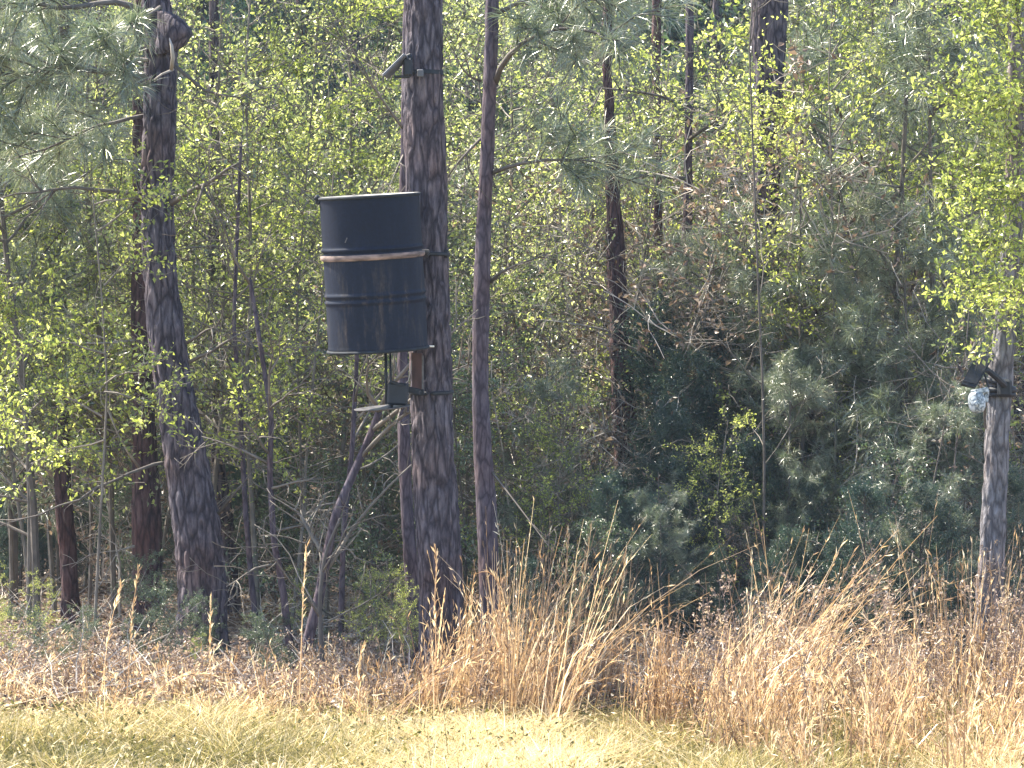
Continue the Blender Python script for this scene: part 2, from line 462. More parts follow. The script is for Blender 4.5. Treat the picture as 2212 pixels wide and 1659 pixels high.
def trunk_tree(name, label, cat, pts, d, mt, sides=20, step=.07, rough=.004, seed=1, ztop=9.5, r_end=None, fl=.3, top=None, lean=(0, 0), group=None):
    P = px_path(pts, d); base = P[0].copy(); g = hz(base[0], base[1])
    root = empty(name, (base[0], base[1], g), label, cat, group)
    P = up_to(P, ztop, r_end if r_end else P[-1][3] * .7, lean)
    P[:, :3] -= [base[0], base[1], g]
    P = flare(P, 0, fl)
    b = MB(); bark_tube(b, P, sides, step, rough, seed)
    link('trunk', b.data(name + '_trunk', mt, True), root)
    if top is not None:
        for me, nm in zip(TOPS[top], ('crown_branch', 'crown')):
            link(nm, me, root, tuple(P[-1][:3] - [0, 0, 2.6]))
    root['_o'] = 0; del root['_o']
    return root, np.array([base[0], base[1], g])

def local(root, pts, base):
    return np.asarray(pts, float) - base

def PP(rows):
    return np.array([W(x, y, d) for x, y, d in rows])

# feeder pine, the tallest and thickest in the middle
feeder_tree, fb = trunk_tree('pine_tree', 'thick straight pine trunk in the middle that carries the black drum', 'tree',
    [(913, -30, 80), (915, 100, 80), (917, 250, 82), (920, 430, 82), (923, 560, 84), (927, 700, 86), (931, 850, 88), (936, 980, 92), (942, 1080, 98), (950, 1200, 98), (954, 1300, 97), (958, 1440, 97)],
    20.0, M['bark'], 96, .014, .0085, 11, 13, .07, .25, 0)
# left leaning pine
left_tree, lb = trunk_tree('pine_tree', 'thick leaning pine trunk at left, bent at mid height with a burl near the top', 'tree',
    [(335, -20, 56), (346, 60, 66), (347, 150, 68), (344, 300, 66), (338, 435, 66), (344, 547, 64), (351, 645, 72), (362, 742, 82), (382, 873, 84), (400, 970, 90), (417, 1080, 98), (434, 1185, 102), (439, 1289, 102), (437, 1394, 104)],
    21.6, M['bark'], 96, .014, .0095, 23, 13, .07, .30, 1)
red_tree, rb = trunk_tree('pine_tree', 'dark red barked trunk just left of the leaning pine, partly hidden by leaves', 'tree',
    [(303, 100, 28), (302, 300, 30), (305, 640, 40), (309, 860, 46), (313, 1000, 52), (316, 1100, 64), (317, 1200, 62), (318, 1330, 60)],
    23.6, M['bark_red'], 48, .03, .006, 31, 9, .05, .15)
farleft, flb = trunk_tree('pine_tree', 'slim brown trunk nearest the left edge of the wood', 'tree',
    [(137, 100, 24), (134, 330, 25), (130, 600, 28), (132, 850, 32), (136, 1080, 38), (148, 1200, 36), (154, 1320, 40)],
    24.8, M['bark_red'], 32, .05, .005, 37, 9, .04, .2)
behind, bb = trunk_tree('pine_tree', 'dark trunk half hidden right behind the base of the leaning pine', 'tree',
    [(462, 700, 24), (470, 1000, 28), (485, 1100, 34), (496, 1200, 34), (500, 1300, 34)], 26.0, M['bark'], 28, .06, .005, 41, 9, .03)
thin_behind, tb = trunk_tree('pine_tree', 'thin dark stem standing close behind the left side of the feeder pine', 'tree',
    [(880, -20, 16), (877, 200, 18), (872, 400, 20), (870, 760, 22), (871, 900, 24), (877, 1080, 28), (890, 1250, 30), (898, 1400, 30)], 21.4, M['bark_slim'], 24, .05, .003, 43, 9, .03)
slim, sb_ = trunk_tree('pine_tree', 'slim smooth reddish trunk standing alone just right of the feeder pine', 'tree',
    [(1064, -20, 27), (1060, 120, 28), (1056, 250, 29), (1048, 420, 31), (1042, 560, 34), (1039, 700, 36), (1037, 850, 37), (1044, 1000, 40), (1052, 1120, 42), (1057, 1250, 42), (1060, 1400, 42)],
    20.9, M['bark_slim'], 40, .03, .0028, 47, 12.5, .03, .2)
mid, mb_ = trunk_tree('pine_tree', 'brown trunk with pale lit left edge in the dark middle of the wood', 'tree',
    [(1312, 150, 18), (1318, 280, 22), (1324, 420, 32), (1330, 560, 38), (1338, 700, 44), (1346, 850, 48), (1352, 980, 50), (1358, 1100, 52), (1362, 1250, 54)], 24.8, M['bark_red'], 40, .03, .008, 53, 9, .04)
thin1, _ = trunk_tree('pine_tree', 'dim slender trunk in the second row, right of the brown trunk', 'tree',
    [(1418, 200, 18), (1421, 430, 20), (1423, 780, 24), (1425, 1000, 26)], 26, M['bark_red'], 24, .05, .005, 59, 9, .03)
thin2, t2b = trunk_tree('pine_tree', 'slender trunk with a long arched limb reaching left', 'tree',
    [(1490, 130, 16), (1487, 300, 18), (1486, 460, 20), (1480, 600, 24), (1474, 790, 26), (1474, 1000, 28)], 25.4, M['bark_slim'], 24, .05, .004, 61, 9, .03)
dark_top, _ = trunk_tree('pine_tree', 'broad dark trunk high in the upper right, vanishing behind pale leaves', 'tree',
    [(1662, -20, 78), (1660, 90, 72), (1657, 200, 56), (1655, 400, 56), (1652, 800, 58)], 24.6, M['bark'], 48, .04, .010, 67, 13, .10, .2, 1)
thin3, _ = trunk_tree('pine_tree', 'very thin reddish stem rising through the needles right of centre', 'tree',
    [(1930, 350, 14), (1924, 560, 15), (1920, 800, 18), (1918, 1000, 20), (1920, 1200, 22)], 26.5, M['bark_red'], 18, .08, .003, 71, 8, .02)
right_tree, rtb = trunk_tree('pine_tree', 'pale grey leaning trunk at the right edge carrying a strapped camera', 'tree',
    [(2196, 300, 38), (2188, 480, 40), (2176, 650, 42), (2168, 760, 52), (2156, 900, 50), (2150, 1060, 50), (2143, 1200, 54), (2136, 1330, 60), (2132, 1450, 64)],
    20.0, M['bark_grey'], 64, .018, .0065, 73, 9, .04, .2)
right_edge, _ = trunk_tree('pine_tree', 'dark trunk at the very right edge behind the grey one', 'tree',
    [(2205, 100, 30), (2206, 500, 32), (2208, 900, 34)], 28, M['bark'], 24, .07, .006, 79, 9, .04)
shadow_trunk, _ = trunk_tree('pine_tree', 'deeply shaded wide trunk behind and left of the brown trunk', 'tree',
    [(1288, 780, 56), (1292, 900, 58), (1294, 1040, 60)], 33, M['bark'], 24, .1, .008, 83, 10, .08)

# far trunks in the second and third rows
rng = np.random.RandomState(7)
FARP = [(60, 36, 30), (215, 33, 26), (430, 38, 34), (560, 34, 22), (655, 41, 38), (760, 36, 28), (1010, 38, 30), (1150, 34, 26), (1215, 43, 36), (1555, 35, 24), (1760, 37, 30), (1850, 41, 36), (2010, 34, 28), (2090, 39, 30),
        (-160, 30, 34), (-330, 27, 38), (2330, 30, 36), (320, 46, 34), (930, 47, 34), (1420, 46, 34), (1700, 48, 36), (2140, 47, 36), (1980, 30, 26)]
far_mesh = []
for s_ in range(3):
    b = MB(); P = np.array([[0, 0, -.3, 1.15], [.02, 0, .5, 1], [rng.uniform(-.1, .1), 0, 4, .85], [rng.uniform(-.2, .2), 0, 8, .65], [0, 0, 12, .4]])
    P[:, 3] *= .09; bark_tube(b, P, 20, .12, .006, 90 + s_); far_mesh.append(b.data('far_trunk', M['bark'] if s_ != 1 else M['bark_red'], True))
for i, (px, d, w) in enumerate(FARP):
    p = W(px, 800, d); r = w * d / KPX / 2
    root = empty('pine_tree', (p[0], d, hz(p[0], d)), 'distant straight pine trunk deep in the wood', 'tree', 'distant pine trunks deep in the wood', rng.uniform(0, 6.28))
    t = link('trunk', far_mesh[i % 3], root); t.scale = (r / .08, r / .08, 1)
    for me, nm in zip(TOPS[i % 2], ('crown_branch', 'crown')) if d > 42 else ():
        link(nm, me, root, (0, 0, 9.0)).scale = (1.2, 1.2, 1.2)

# ------------------------------------------------------------------ limbs of the near trees
def add_part(root, name, b, m, smoothed=False):
    return link(name, b.data(name, m, smoothed), root)

rng = np.random.RandomState(101)
# leaning pine: long limbs with needles to the left, bare ones to the right, burl and broken snag
L_ = lambda rows: PP(rows) - lb
bn = MB()
for rows, r0, tw, tuft in [
    ([(312, 165, 21.5), (255, 158, 21.3), (190, 150, 21.2), (120, 140, 21.1), (60, 158, 21.0), (-30, 165, 20.9)], .024, 16, True),
    ([(312, 25, 21.5), (240, -5, 21.3), (160, 20, 21.2), (60, 5, 21.1), (-40, 30, 21.0)], .022, 18, True),
    ([(345, 15, 21.4), (300, 45, 21.1), (260, 70, 21.0), (230, 120, 20.9)], .012, 10, True),
    ([(310, 250, 21.6), (250, 262, 21.4), (170, 285, 21.3), (90, 330, 21.2), (10, 350, 21.2)], .013, 12, True),
    ([(372, 438, 21.5), (400, 420, 21.3), (440, 398, 21.2), (490, 376, 21.1), (530, 350, 21.1)], .021, 6, False),
    ([(440, 398, 21.2), (425, 440, 21.2), (405, 480, 21.2)], .011, 4, False),
    ([(404, 740, 21.5), (440, 715, 21.3), (470, 705, 21.2)], .012, 3, False),
    ([(410, 782, 21.5), (450, 760, 21.3), (500, 738, 21.2), (560, 700, 21.2)], .014, 4, False),
    ([(305, 420, 21.6), (240, 412, 21.4), (150, 400, 21.3), (90, 415, 21.2), (-10, 425, 21.2)], .015, 7, False),
    ([(376, 140, 21.5), (420, 175, 21.4), (470, 215, 21.3), (510, 232, 21.3), (560, 190, 21.3)], .012, 8, False),
    ([(350, 1000, 21.5), (300, 1010, 21.2), (200, 1060, 21.0), (100, 1105, 20.9), (0, 1140, 20.8)], .012, 8, False),
    ([(470, 1110, 21.6), (510, 1060, 21.5), (560, 1010, 21.5)], .012, 3, False),
]:
    P = L_(rows); P = resample(np.c_[P, np.zeros(len(P))], .12)[:, :3]; P = P + rng.normal(size=P.shape) * .012 * np.linspace(0, 1, len(P))[:, None]
    bw = MB()
    if tuft: pine_limb(bw, bn, rng, P, r0, tw, (.2, .5), 40)
    else: bare_limb(bw, rng, P, r0, tw, (.12, .45))
    add_part(left_tree, 'branch', bw, M['darktwig'], True)
add_part(left_tree, 'needles', bn, M['needle'])
b = MB()
Q = L_([(352, 118, 21.5), (376, 95, 21.5), (385, 70, 21.5), (375, 45, 21.5), (352, 25, 21.5)])
bark_tube(b, np.c_[Q, [.05, .12, .125, .10, .04]], 28, .02, .006, 7); add_part(left_tree, 'burl', b, M['bark'], True)
b = MB(); Q = L_([(370, 150, 21.25), (374, 125, 21.2), (371, 100, 21.2), (366, 82, 21.22)])
b.tube(Q, [.012, .013, .010, .003], 7); add_part(left_tree, 'broken_snag', b, M['pale'], True)
b = MB(); Q = L_([(318, 130, 21.5), (290, 126, 21.4), (262, 124, 21.4)]); b.tube(Q, [.012, .01, .004], 6)
Q = L_([(374, 150, 21.4), (350, 160, 21.3), (333, 172, 21.25)]); b.tube(Q, [.009, .007, .004], 6); add_part(left_tree, 'twig', b, M['pale'], True)

# slim trunk: curved limbs to the right
S_ = lambda rows: PP(rows) - sb_
bn = MB()
for rows, r0, tw, tuft in [
    ([(1070, 178, 20.9), (1078, 150, 20.8), (1095, 115, 20.7), (1140, 85, 20.6), (1200, 55, 20.5), (1260, 60, 20.4), (1330, 85, 20.3)], .020, 12, True),
    ([(1072, 30, 20.9), (1110, 8, 20.8), (1170, -15, 20.7), (1240, -30, 20.6)], .015, 12, True),
    ([(1060, 375, 20.9), (1100, 355, 20.8), (1160, 348, 20.7), (1230, 340, 20.7), (1300, 352, 20.6)], .013, 10, True),
    ([(1058, 610, 20.9), (1085, 575, 20.8), (1130, 572, 20.7), (1190, 545, 20.7)], .011, 6, False),
    ([(1038, 300, 20.9), (1010, 330, 20.8), (985, 352, 20.8), (960, 395, 21.0)], .010, 5, False),
    ([(1038, 175, 20.9), (1000, 168, 20.8), (985, 120, 20.8)], .009, 5, False),
    ([(1055, 1010, 20.9), (1110, 1080, 20.7), (1170, 1160, 20.5), (1200, 1200, 20.4)], .007, 2, False),
]:
    P = S_(rows); P = resample(np.c_[P, np.zeros(len(P))], .12)[:, :3]
    bw = MB()
    if tuft: pine_limb(bw, bn, rng, P, r0, tw, (.18, .45), 38)
    else: bare_limb(bw, rng, P, r0, tw, (.12, .4))
    add_part(slim, 'branch', bw, M['darktwig'], True)
add_part(slim, 'needles', bn, M['needle'])
for rows in ([(1480, 385, 25.3), (1420, 382, 24.8), (1350, 375, 24.7), (1290, 370, 24.5)], [(1476, 230, 25.3), (1450, 215, 25.0), (1400, 200, 24.7), (1300, 190, 24.6)], [(1490, 300, 25.3), (1530, 270, 25.1), (1590, 235, 24.8)]):
    bw = MB(); bare_limb(bw, rng, resample(np.c_[PP(rows) - t2b, np.zeros(len(rows))], .15)[:, :3], .016, 8); add_part(thin2, 'branch', bw, M['darktwig'], True)
for rows in ([(1340, 1010, 24.8), (1280, 1030, 24.5), (1210, 1050, 24.3)], [(1325, 640, 24.8), (1270, 590, 24.6), (1200, 560, 24.5)], [(1330, 720, 24.8), (1260, 700, 24.6), (1160, 690, 24.5)], [(1345, 640, 24.8), (1400, 600, 24.6)], [(1320, 560, 24.8), (1240, 520, 24.5), (1180, 480, 24.4)]):
    bw = MB(); bare_limb(bw, rng, resample(np.c_[PP(rows) - mb_, np.zeros(len(rows))], .15)[:, :3], .010, 8); add_part(mid, 'branch', bw, M['pale'], True)
# thin branches rising left of the feeder pine, from the thin stem
T_ = lambda rows: PP(rows) - tb
for rows, r0 in (([(872, 280, 21.4), (840, 240, 21.2), (790, 160, 21.1), (755, 95, 21.0), (715, 20, 20.9)], .008), ([(866, 270, 21.4), (800, 180, 21.2), (740, 95, 21.1), (700, 10, 21.0)], .007), ([(873, 330, 21.4), (850, 380, 21.2), (835, 420, 21.2)], .006)):
    bw = MB(); bare_limb(bw, rng, resample(np.c_[T_(rows), np.zeros(len(rows))], .15)[:, :3], r0, 7, (.15, .4)); add_part(thin_behind, 'branch', bw, M['twig'], True)
for rows in ([(290, 735, 23.5), (230, 745, 23.3), (150, 740, 23.2)], [(290, 1180, 23.5), (250, 1190, 23.4)], [(300, 1010, 23.4), (260, 960, 23.2), (230, 880, 23.1)]):
    bw = MB(); bare_limb(bw, rng, resample(np.c_[PP(rows) - rb, np.zeros(len(rows))], .15)[:, :3], .010, 6); add_part(red_tree, 'branch', bw, M['pale'], True)

# crooked grey saplings left of the feeder pine
def stem(name, label, rows, d, r0, r1, mt, twigs=6, seed=1):
    P = PP([(x, y, d) for x, y in rows]); g = hz(P[0][0], d)
    P[0][2] = g - .05; base = np.array([P[0][0], d, g])
    root = empty(name, base, label, 'tree')
    Q = resample(np.c_[P - base, np.linspace(r0, r1, len(P))], .06)
    rg = np.random.RandomState(seed); Q[:, 1] += np.cumsum(rg.normal(size=len(Q))) * .006
    b = MB(); b.tube(Q[:, :3], Q[:, 3], 10); link('trunk', b.data('sapling_trunk', mt, True), root)
    b = MB()
    for _ in range(twigs):
        p, t = at_path(Q[:, :3], rg.uniform(.25, 1))
        bare_limb(b, rg, walk(rg, p, t + nrm(rg.normal(size=3)), rg.uniform(.3, .9), 5, .15), r1 * .8, 5, (.1, .35))
    link('branch', b.data('sapling_branch', M['twig'], True), root)
    return root
stem('sapling', 'crooked bare grey sapling curving up to the right under the feeder', [(650, 1445), (668, 1370), (690, 1290), (700, 1230), (725, 1110), (765, 1020), (800, 940), (822, 880)], 20.8, .036, .02, M['bark_slim'], 8, 1)
stem('sapling', 'thin bent sapling left of the crooked grey one, forked halfway', [(635, 1445), (622, 1360), (612, 1270), (592, 1170), (583, 1020), (588, 900), (560, 720), (540, 600)], 21.2, .026, .012, M['bark_slim'], 9, 2)
stem('sapling', 'short dark sapling stub standing between the feeder pine and the crooked sapling', [(697, 1480), (695, 1400), (690, 1300), (700, 1200), (735, 1120)], 20.4, .018, .008, M['darktwig'], 5, 3)
stem('sapling', 'thin straight sapling rising behind the crooked grey one', [(735, 1440), (738, 1300), (742, 1150), (760, 980), (770, 800), (775, 600)], 22.3, .022, .012, M['bark_slim'], 9, 4)
stem('sapling', 'slender sapling between the leaning pine and the bent sapling', [(560, 1420), (545, 1280), (530, 1100), (520, 900), (505, 700), (512, 500), (520, 300)], 23.0, .022, .01, M['bark_slim'], 9, 5)
stem('sapling', 'thin pale stem rising through the dark cedars right of centre', [(1652, 1420), (1652, 1300), (1650, 1150), (1652, 1000), (1648, 820), (1640, 650), (1630, 400), (1620, 100), (1630, -50)], 23.0, .011, .005, M['darktwig'], 12, 6)
stem('sapling', 'slim leaning stem left of the grey camera trunk', [(1905, 1400), (1960, 1250), (2010, 1150), (2060, 1030), (2080, 800), (2110, 500)], 22.8, .010, .004, M['darktwig'], 8, 7)
stem('sapling', 'thin upright stem against the needles in the upper right', [(1940, 1400), (1944, 900), (1935, 600), (1948, 400), (1960, 150), (1965, -30)], 24, .022, .012, M['darktwig'], 14, 8)

# ------------------------------------------------------------------ undergrowth kinds (each: stems mesh + foliage mesh, root at 0)
def woody(rng, h, nb, low=.15, spread=.35, sub=5, r0=.022, wander=.06, up=.5):
    bw = MB(); tw = []
    T = walk(rng, (0, 0, -.05), (rng.normal() * .08, rng.normal() * .08, 1), h, 10, wander, .05)
    bw.tube(T, np.linspace(r0, .005, 11), 6)
    for _ in range(nb):
        t = rng.uniform(low, .98); p, td = at_path(T, t); az = rng.uniform(0, 6.283)
        L = h * spread * (1.1 - .7 * t) * rng.uniform(.5, 1.2)
        B = walk(rng, p, (math.cos(az), math.sin(az), up * rng.uniform(.3, 1.6)), L, 6, .14, .03)
        bw.tube(B, np.linspace(r0 * .4 * (1.1 - t * .6), .003, 7), 4)
        tw.append(B[3:])
        for _ in range(sub):
            p2, t2 = at_path(B, rng.uniform(.2, 1))
            S = walk(rng, p2, t2 * .7 + nrm(rng.normal(size=3)) * .8 + [0, 0, .1], L * rng.uniform(.2, .5), 4, .2)
            bw.tube(S, np.linspace(.0035, .0018, 5), 3); tw.append(S)
            for _ in range(2):
                p3, t3 = at_path(S, rng.uniform(.2, 1)); U = walk(rng, p3, t3 + rng.normal(size=3) * .6, L * .15 + .05, 3, .2)
                bw.tube(U, [.0022, .002, .0018, .0014], 3); tw.append(U)
    return bw, tw

def leaf_cloud(rng, tw, per, L=(.018, .036), asp=.55, jit=.02, drop=.0):
    lens = [np.linalg.norm(np.diff(t, axis=0), axis=1).sum() for t in tw]
    c, r = [], []
    for t, ln in zip(tw, lens):
        if rng.uniform() < drop: continue
        n = max(2, int(ln * per)); u = rng.uniform(0, len(t) - 1.001, n); i = u.astype(int); f = (u - i)[:, None]
        c.append(t[i] * (1 - f) + t[i + 1] * f); r.append(np.clip(rng.uniform(.1, .75) + rng.uniform(-.25, .25, n), 0, 1))
    c = np.concatenate(c); r = np.concatenate(r); N = len(c)
    c = c + rng.normal(size=(N, 3)) * jit
    d = nrm(rng.normal(size=(N, 3)) + [0, 0, .1]); n = nrm(rng.normal(size=(N, 3)) + [0, 0, .9])
    b = MB(); Ls = rng.uniform(L[0], L[1], N); b.leaves(c, d, n, Ls, Ls * asp, r)
    return b

SAP, SHR, PIN, CED, BRU = [], [], [], [], []
for s_ in range(5):
    rng = np.random.RandomState(200 + s_)
    bw, tw = woody(rng, 5.2, 50, .24, .30, 7)
    SAP.append((bw.data('sapling_stem', M['twig']), leaf_cloud(rng, tw, 44, (.018, .05), drop=.45).data('sapling_leaves', M['spring'])))
BRI = []
for s_ in range(2):
    rng = np.random.RandomState(230 + s_)
    bw, tw = woody(rng, 3.2, 32, .3, .36, 6, .014)
    BRI.append((bw.data('bright_stem', M['twig']), leaf_cloud(rng, tw, 60, (.018, .048), drop=.4).data('bright_leaves', M['bright'])))
for s_ in range(3):
    rng = np.random.RandomState(260 + s_)
    bw, tw = woody(rng, 2.4, 34, .05, .42, 5, .014, .08)
    SHR.append((bw.data('shrub_stem', M['darktwig']), leaf_cloud(rng, tw, 60, (.025, .05), .42, drop=.1).data('shrub_leaves', M['ever'])))
for s_ in range(3):
    rng = np.random.RandomState(300 + s_); bw, bn = MB(), MB()
    T = walk(rng, (0, 0, -.05), (0, 0, 1), 5.0, 10, .03, .05); bw.tube(T, np.linspace(.03, .008, 11), 6)
    for i in range(30):
        t = rng.uniform(.12, .98); p, _q = at_path(T, t); az = rng.uniform(0, 6.28)
        pine_limb(bw, bn, rng, walk(rng, p, (math.cos(az), math.sin(az), .35), (1.25 - .85 * t) * rng.uniform(.7, 1.2), 5, .1, .04), .011, 6, (.15, .4), 24)
    PIN.append((bw.data('young_pine_wood', M['darktwig']), bn.data('young_pine_needles', M['needle'])))
for s_ in range(3):
    rng = np.random.RandomState(330 + s_); bw = MB(); tw = []
    T = walk(rng, (0, 0, -.05), (0, 0, 1), 3.2, 8, .03, .05); bw.tube(T, np.linspace(.03, .006, 9), 6)
    for i in range(120):
        t = rng.uniform(.03, .98); p, _q = at_path(T, t); az = rng.uniform(0, 6.28); L = (1.0 * (1 - t) ** .7 + .12) * rng.uniform(.6, 1.15)
        B = walk(rng, p, (math.cos(az), math.sin(az), .55), L, 5, .12, .03); bw.tube(B, np.linspace(.006, .002, 6), 3); tw.append(B[2:])
        for _ in range(7):
            p2, t2 = at_path(B, rng.uniform(.25, 1)); tw.append(walk(rng, p2, t2 + nrm(rng.normal(size=3)) * .9 + [0, 0, .2], rng.uniform(.08, .26), 3, .2))
    CED.append((bw.data('cedar_wood', M['darktwig']), leaf_cloud(rng, tw, 150, (.022, .06), .2, .02).data('cedar_sprays', M['cedar'])))
for s_ in range(3):
    rng = np.random.RandomState(360 + s_); bw, tw = woody(rng, 2.6, 26, .05, .5, 7, .012, .1, .4)
    BRU.append((bw.data('brush_stem', M['pale'] if s_ else M['twig']), leaf_cloud(rng, tw, 14, (.025, .055), drop=.4).data('brush_leaves', M['dead'])))

KIND = {
    'sap': (SAP, 'leafy_sapling', 'yellow green sapling in fresh spring leaf within the undergrowth', 'sapling', 'leafy spring saplings in the undergrowth'),
    'bri': (BRI, 'leafy_sapling', 'small sapling covered in bright lime spring leaves', 'sapling', 'bright lime saplings in the wood'),
    'shr': (SHR, 'evergreen_shrub', 'glossy dark evergreen shrub growing under the trees', 'shrub', 'evergreen shrubs under the trees'),
    'pin': (PIN, 'young_pine', 'young pine with long grey green needle tufts among the saplings', 'pine', 'young pines among the saplings'),
    'ced': (CED, 'cedar_tree', 'dense dark blue green cedar in the shady middle of the wood', 'cedar', 'dark cedars in the shade'),
    'bru': (BRU, 'bare_bush', 'leafless pale twiggy bush tangled under the trees', 'bush', 'bare twiggy bushes under the trees'),
}
cnt = {k: 0 for k in KIND}
prng = np.random.RandomState(5)
MARKS = [(-90, 'beyond the left picture edge'), (90, 'at the left edge'), (170, 'by the slim trunk at far left'), (290, 'left of the dark red trunk'), (370, 'behind the leaning pine foot'), (500, 'right of the leaning pine'), (600, 'behind the thin bent sapling'), (720, 'behind the crooked grey sapling'),
         (850, 'left of the feeder pine'), (1030, 'between feeder pine and slim trunk'), (1180, 'right of the slim trunk'), (1290, 'left of the brown middle trunk'), (1400, 'around the brown trunk'), (1500, 'at the long limbed slender trunk'), (1625, 'left of the thin pale stem'), (1720, 'below the broad dark trunk'),
         (1850, 'left of the very thin reddish stem'), (1980, 'by the very thin reddish stem'), (2100, 'left of the grey camera trunk'), (2260, 'behind the grey camera trunk'), (9999, 'beyond the right picture edge')]
ADJ = {'sap': 'yellow green leafy sapling', 'bri': 'bright lime leafy sapling', 'shr': 'glossy evergreen shrub', 'pin': 'young long needled pine', 'ced': 'dark blue green cedar', 'bru': 'bare twiggy bush'}
used_labels = set()
def where(kind, px, d):
    row = 'low at the front edge' if d < 22.2 else 'front row' if d < 24 else 'second row' if d < 26.2 else 'third row' if d < 30 else None
    if row is None: return None
    t = '%s %s, %s' % (ADJ[kind], [b_ for a_, b_ in MARKS if px < a_][0], row)
    if t in used_labels: return None
    used_labels.add(t); return t
def plant(kind, px, d, sc=1.0, label=None, rz=None, tilt=0.0):
    vs, nm, lb_, cat, grp = KIND[kind]
    i = cnt[kind]; cnt[kind] += 1
    x = (px - 1106) * d / KPX
    root = empty(nm, (x, d, hz(x, d) - .02), label or where(kind, px, d) or lb_, cat, grp, prng.uniform(0, 6.28) if rz is None else rz, sc)
    root.rotation_euler = (prng.normal() * .04, prng.normal() * .04 + tilt, root.rotation_euler[2])
    link('stem', vs[i % len(vs)][0], root); link('foliage', vs[i % len(vs)][1], root)

# hand placed near plants
for a in [('bri', 60, 23.5, 1.15), ('sap', 560, 23.5, .95), ('bri', 620, 23.0, 1.0), ('sap', 700, 24.2, .95), ('bri', 20, 25, 1.3), ('sap', 430, 24.5, 1.0), ('sap', 250, 25.2, 1.05),
          ('sap', 820, 25.0, .95), ('shr', 780, 23.6, .9), ('shr', 640, 25.5, 1.2), ('bri', 480, 26, 1.2), ('sap', 120, 26.5, 1.0), ('sap', 1000, 25.5, .9), ('shr', 1120, 25.5, 1.15), ('shr', 1010, 23.5, .8), ('sap', 1180, 27, .95),
          ('sap', 1240, 25.2, .8), ('bri', 1230, 23.2, .55), ('shr', 1700, 23.3, .55), ('shr', 1840, 23.0, .6), ('shr', 1960, 23.2, .5), ('bri', 1780, 24.2, .8),  ('bri', 1560, 23.0, .5), ('bri', 1120, 23.4, .6), ('bri', 1980, 25.2, 1.1), ('bru', 1180, 24.8, .9), ('bru', 1290, 24.0, .7), ('bru', 1460, 26.2, 1.3), ('bru', 1690, 25.2, 1.0), ('bru', 1830, 25.6, 1.1), ('bru', 1960, 25.0, .9), ('bru', 1560, 24.9, .9), ('bru', 700, 24.6, .9), ('bru', 260, 25.6, 1.0), ('bru', 440, 25.0, .8), ('ced', 1440, 23.4, .5), ('ced', 1520, 23.2, .42), ('ced', 1350, 23.9, .34), ('ced', 1620, 23.4, .44), ('ced', 1780, 23.2, .36), ('bri', 190, 25.4, 1.2), ('bri', 340, 26.4, 1.3), ('sap', 60, 26.2, 1.0), ('ced', 1480, 24.0, .62), ('ced', 1310, 23.6, .36), ('ced', 1390, 24.6, .42), ('ced', 1590, 24.6, .52), ('ced', 1730, 24.2, .42), ('ced', 1870, 23.8, .36), ('ced', 1990, 24.0, .46), ('ced', 1225, 24.6, .36), ('ced', 1660, 26, .62), ('ced', 2080, 25, .5), ('ced', 1540, 25.6, .66), ('ced', 1800, 25.8, .55),
          ('pin', 1850, 25.2, .95), ('pin', 2060, 24.2, .9), ('pin', 1580, 27.0, 1.05), ('pin', 80, 23.3, 1.0), ('pin', -60, 24.6, 1.1), ('pin', 1960, 27.5, 1.1), ('pin', 1250, 30, 1.2), ('pin', 1420, 31, 1.2), ('pin', 30, 27, 1.2),
          ('bri', 2150, 24.6, 1.15), ('bri', 2060, 26.4, 1.25), ('bri', 1800, 27.5, 1.55), ('bri', 1720, 28.3, 1.6), ('bri', 1920, 28.0, 1.55), ('bri', 1560, 28.5, 1.45), ('sap', 2200, 25.6, 1.0), ('bri', 1330, 28.0, 1.2), ('bri', 1470, 29, 1.4),
          ('bru', 1250, 27, 1.4), ('bru', 1750, 26.6, 1.2), ('bru', 1580, 26.4, 1.3), ('bru', 2050, 24.6, .8), ('bru', 1850, 24.8, .8), ('bru', 860, 24, .9), ('bru', 1130, 23.5, .8), ('bru', 1440, 27.5, 1.6), ('bru', 2160, 22.8, .9)]:
    plant(*a)
for a in [('ced', 1450, 24.4, .72), ('ced', 1610, 24.3, .7), ('pin', 1720, 24.0, .62), ('pin', 1540, 24.5, .6), ('pin', 1880, 23.8, .66), ('pin', 1990, 23.6, .6), ('bru', 1640, 24.6, 1.4), ('bru', 1780, 24.9, 1.5), ('bru', 1400, 24.5, 1.2), ('bru', 1900, 25.3, 1.5)]:
    plant(*a)
# random second and third rows, to where the hill closes the view
rng = np.random.RandomState(77)
for i in range(135):
    d = 27 + 36 * rng.uniform() ** 1.1; half = 1106 + 260
    px = 1106 + rng.uniform(-half + 60, half)
    left = px < 1150
    k = rng.choice(['sap', 'bri', 'shr', 'pin', 'bru'], p=[.30, .17, .15, .10, .28] if left else [.20, .15, .15, .16, .34])
    plant(k, px, d, rng.uniform(.75, 1.15) * (1.35 if k in ('bri', 'shr') else 1.3 if k == 'bru' else 1))

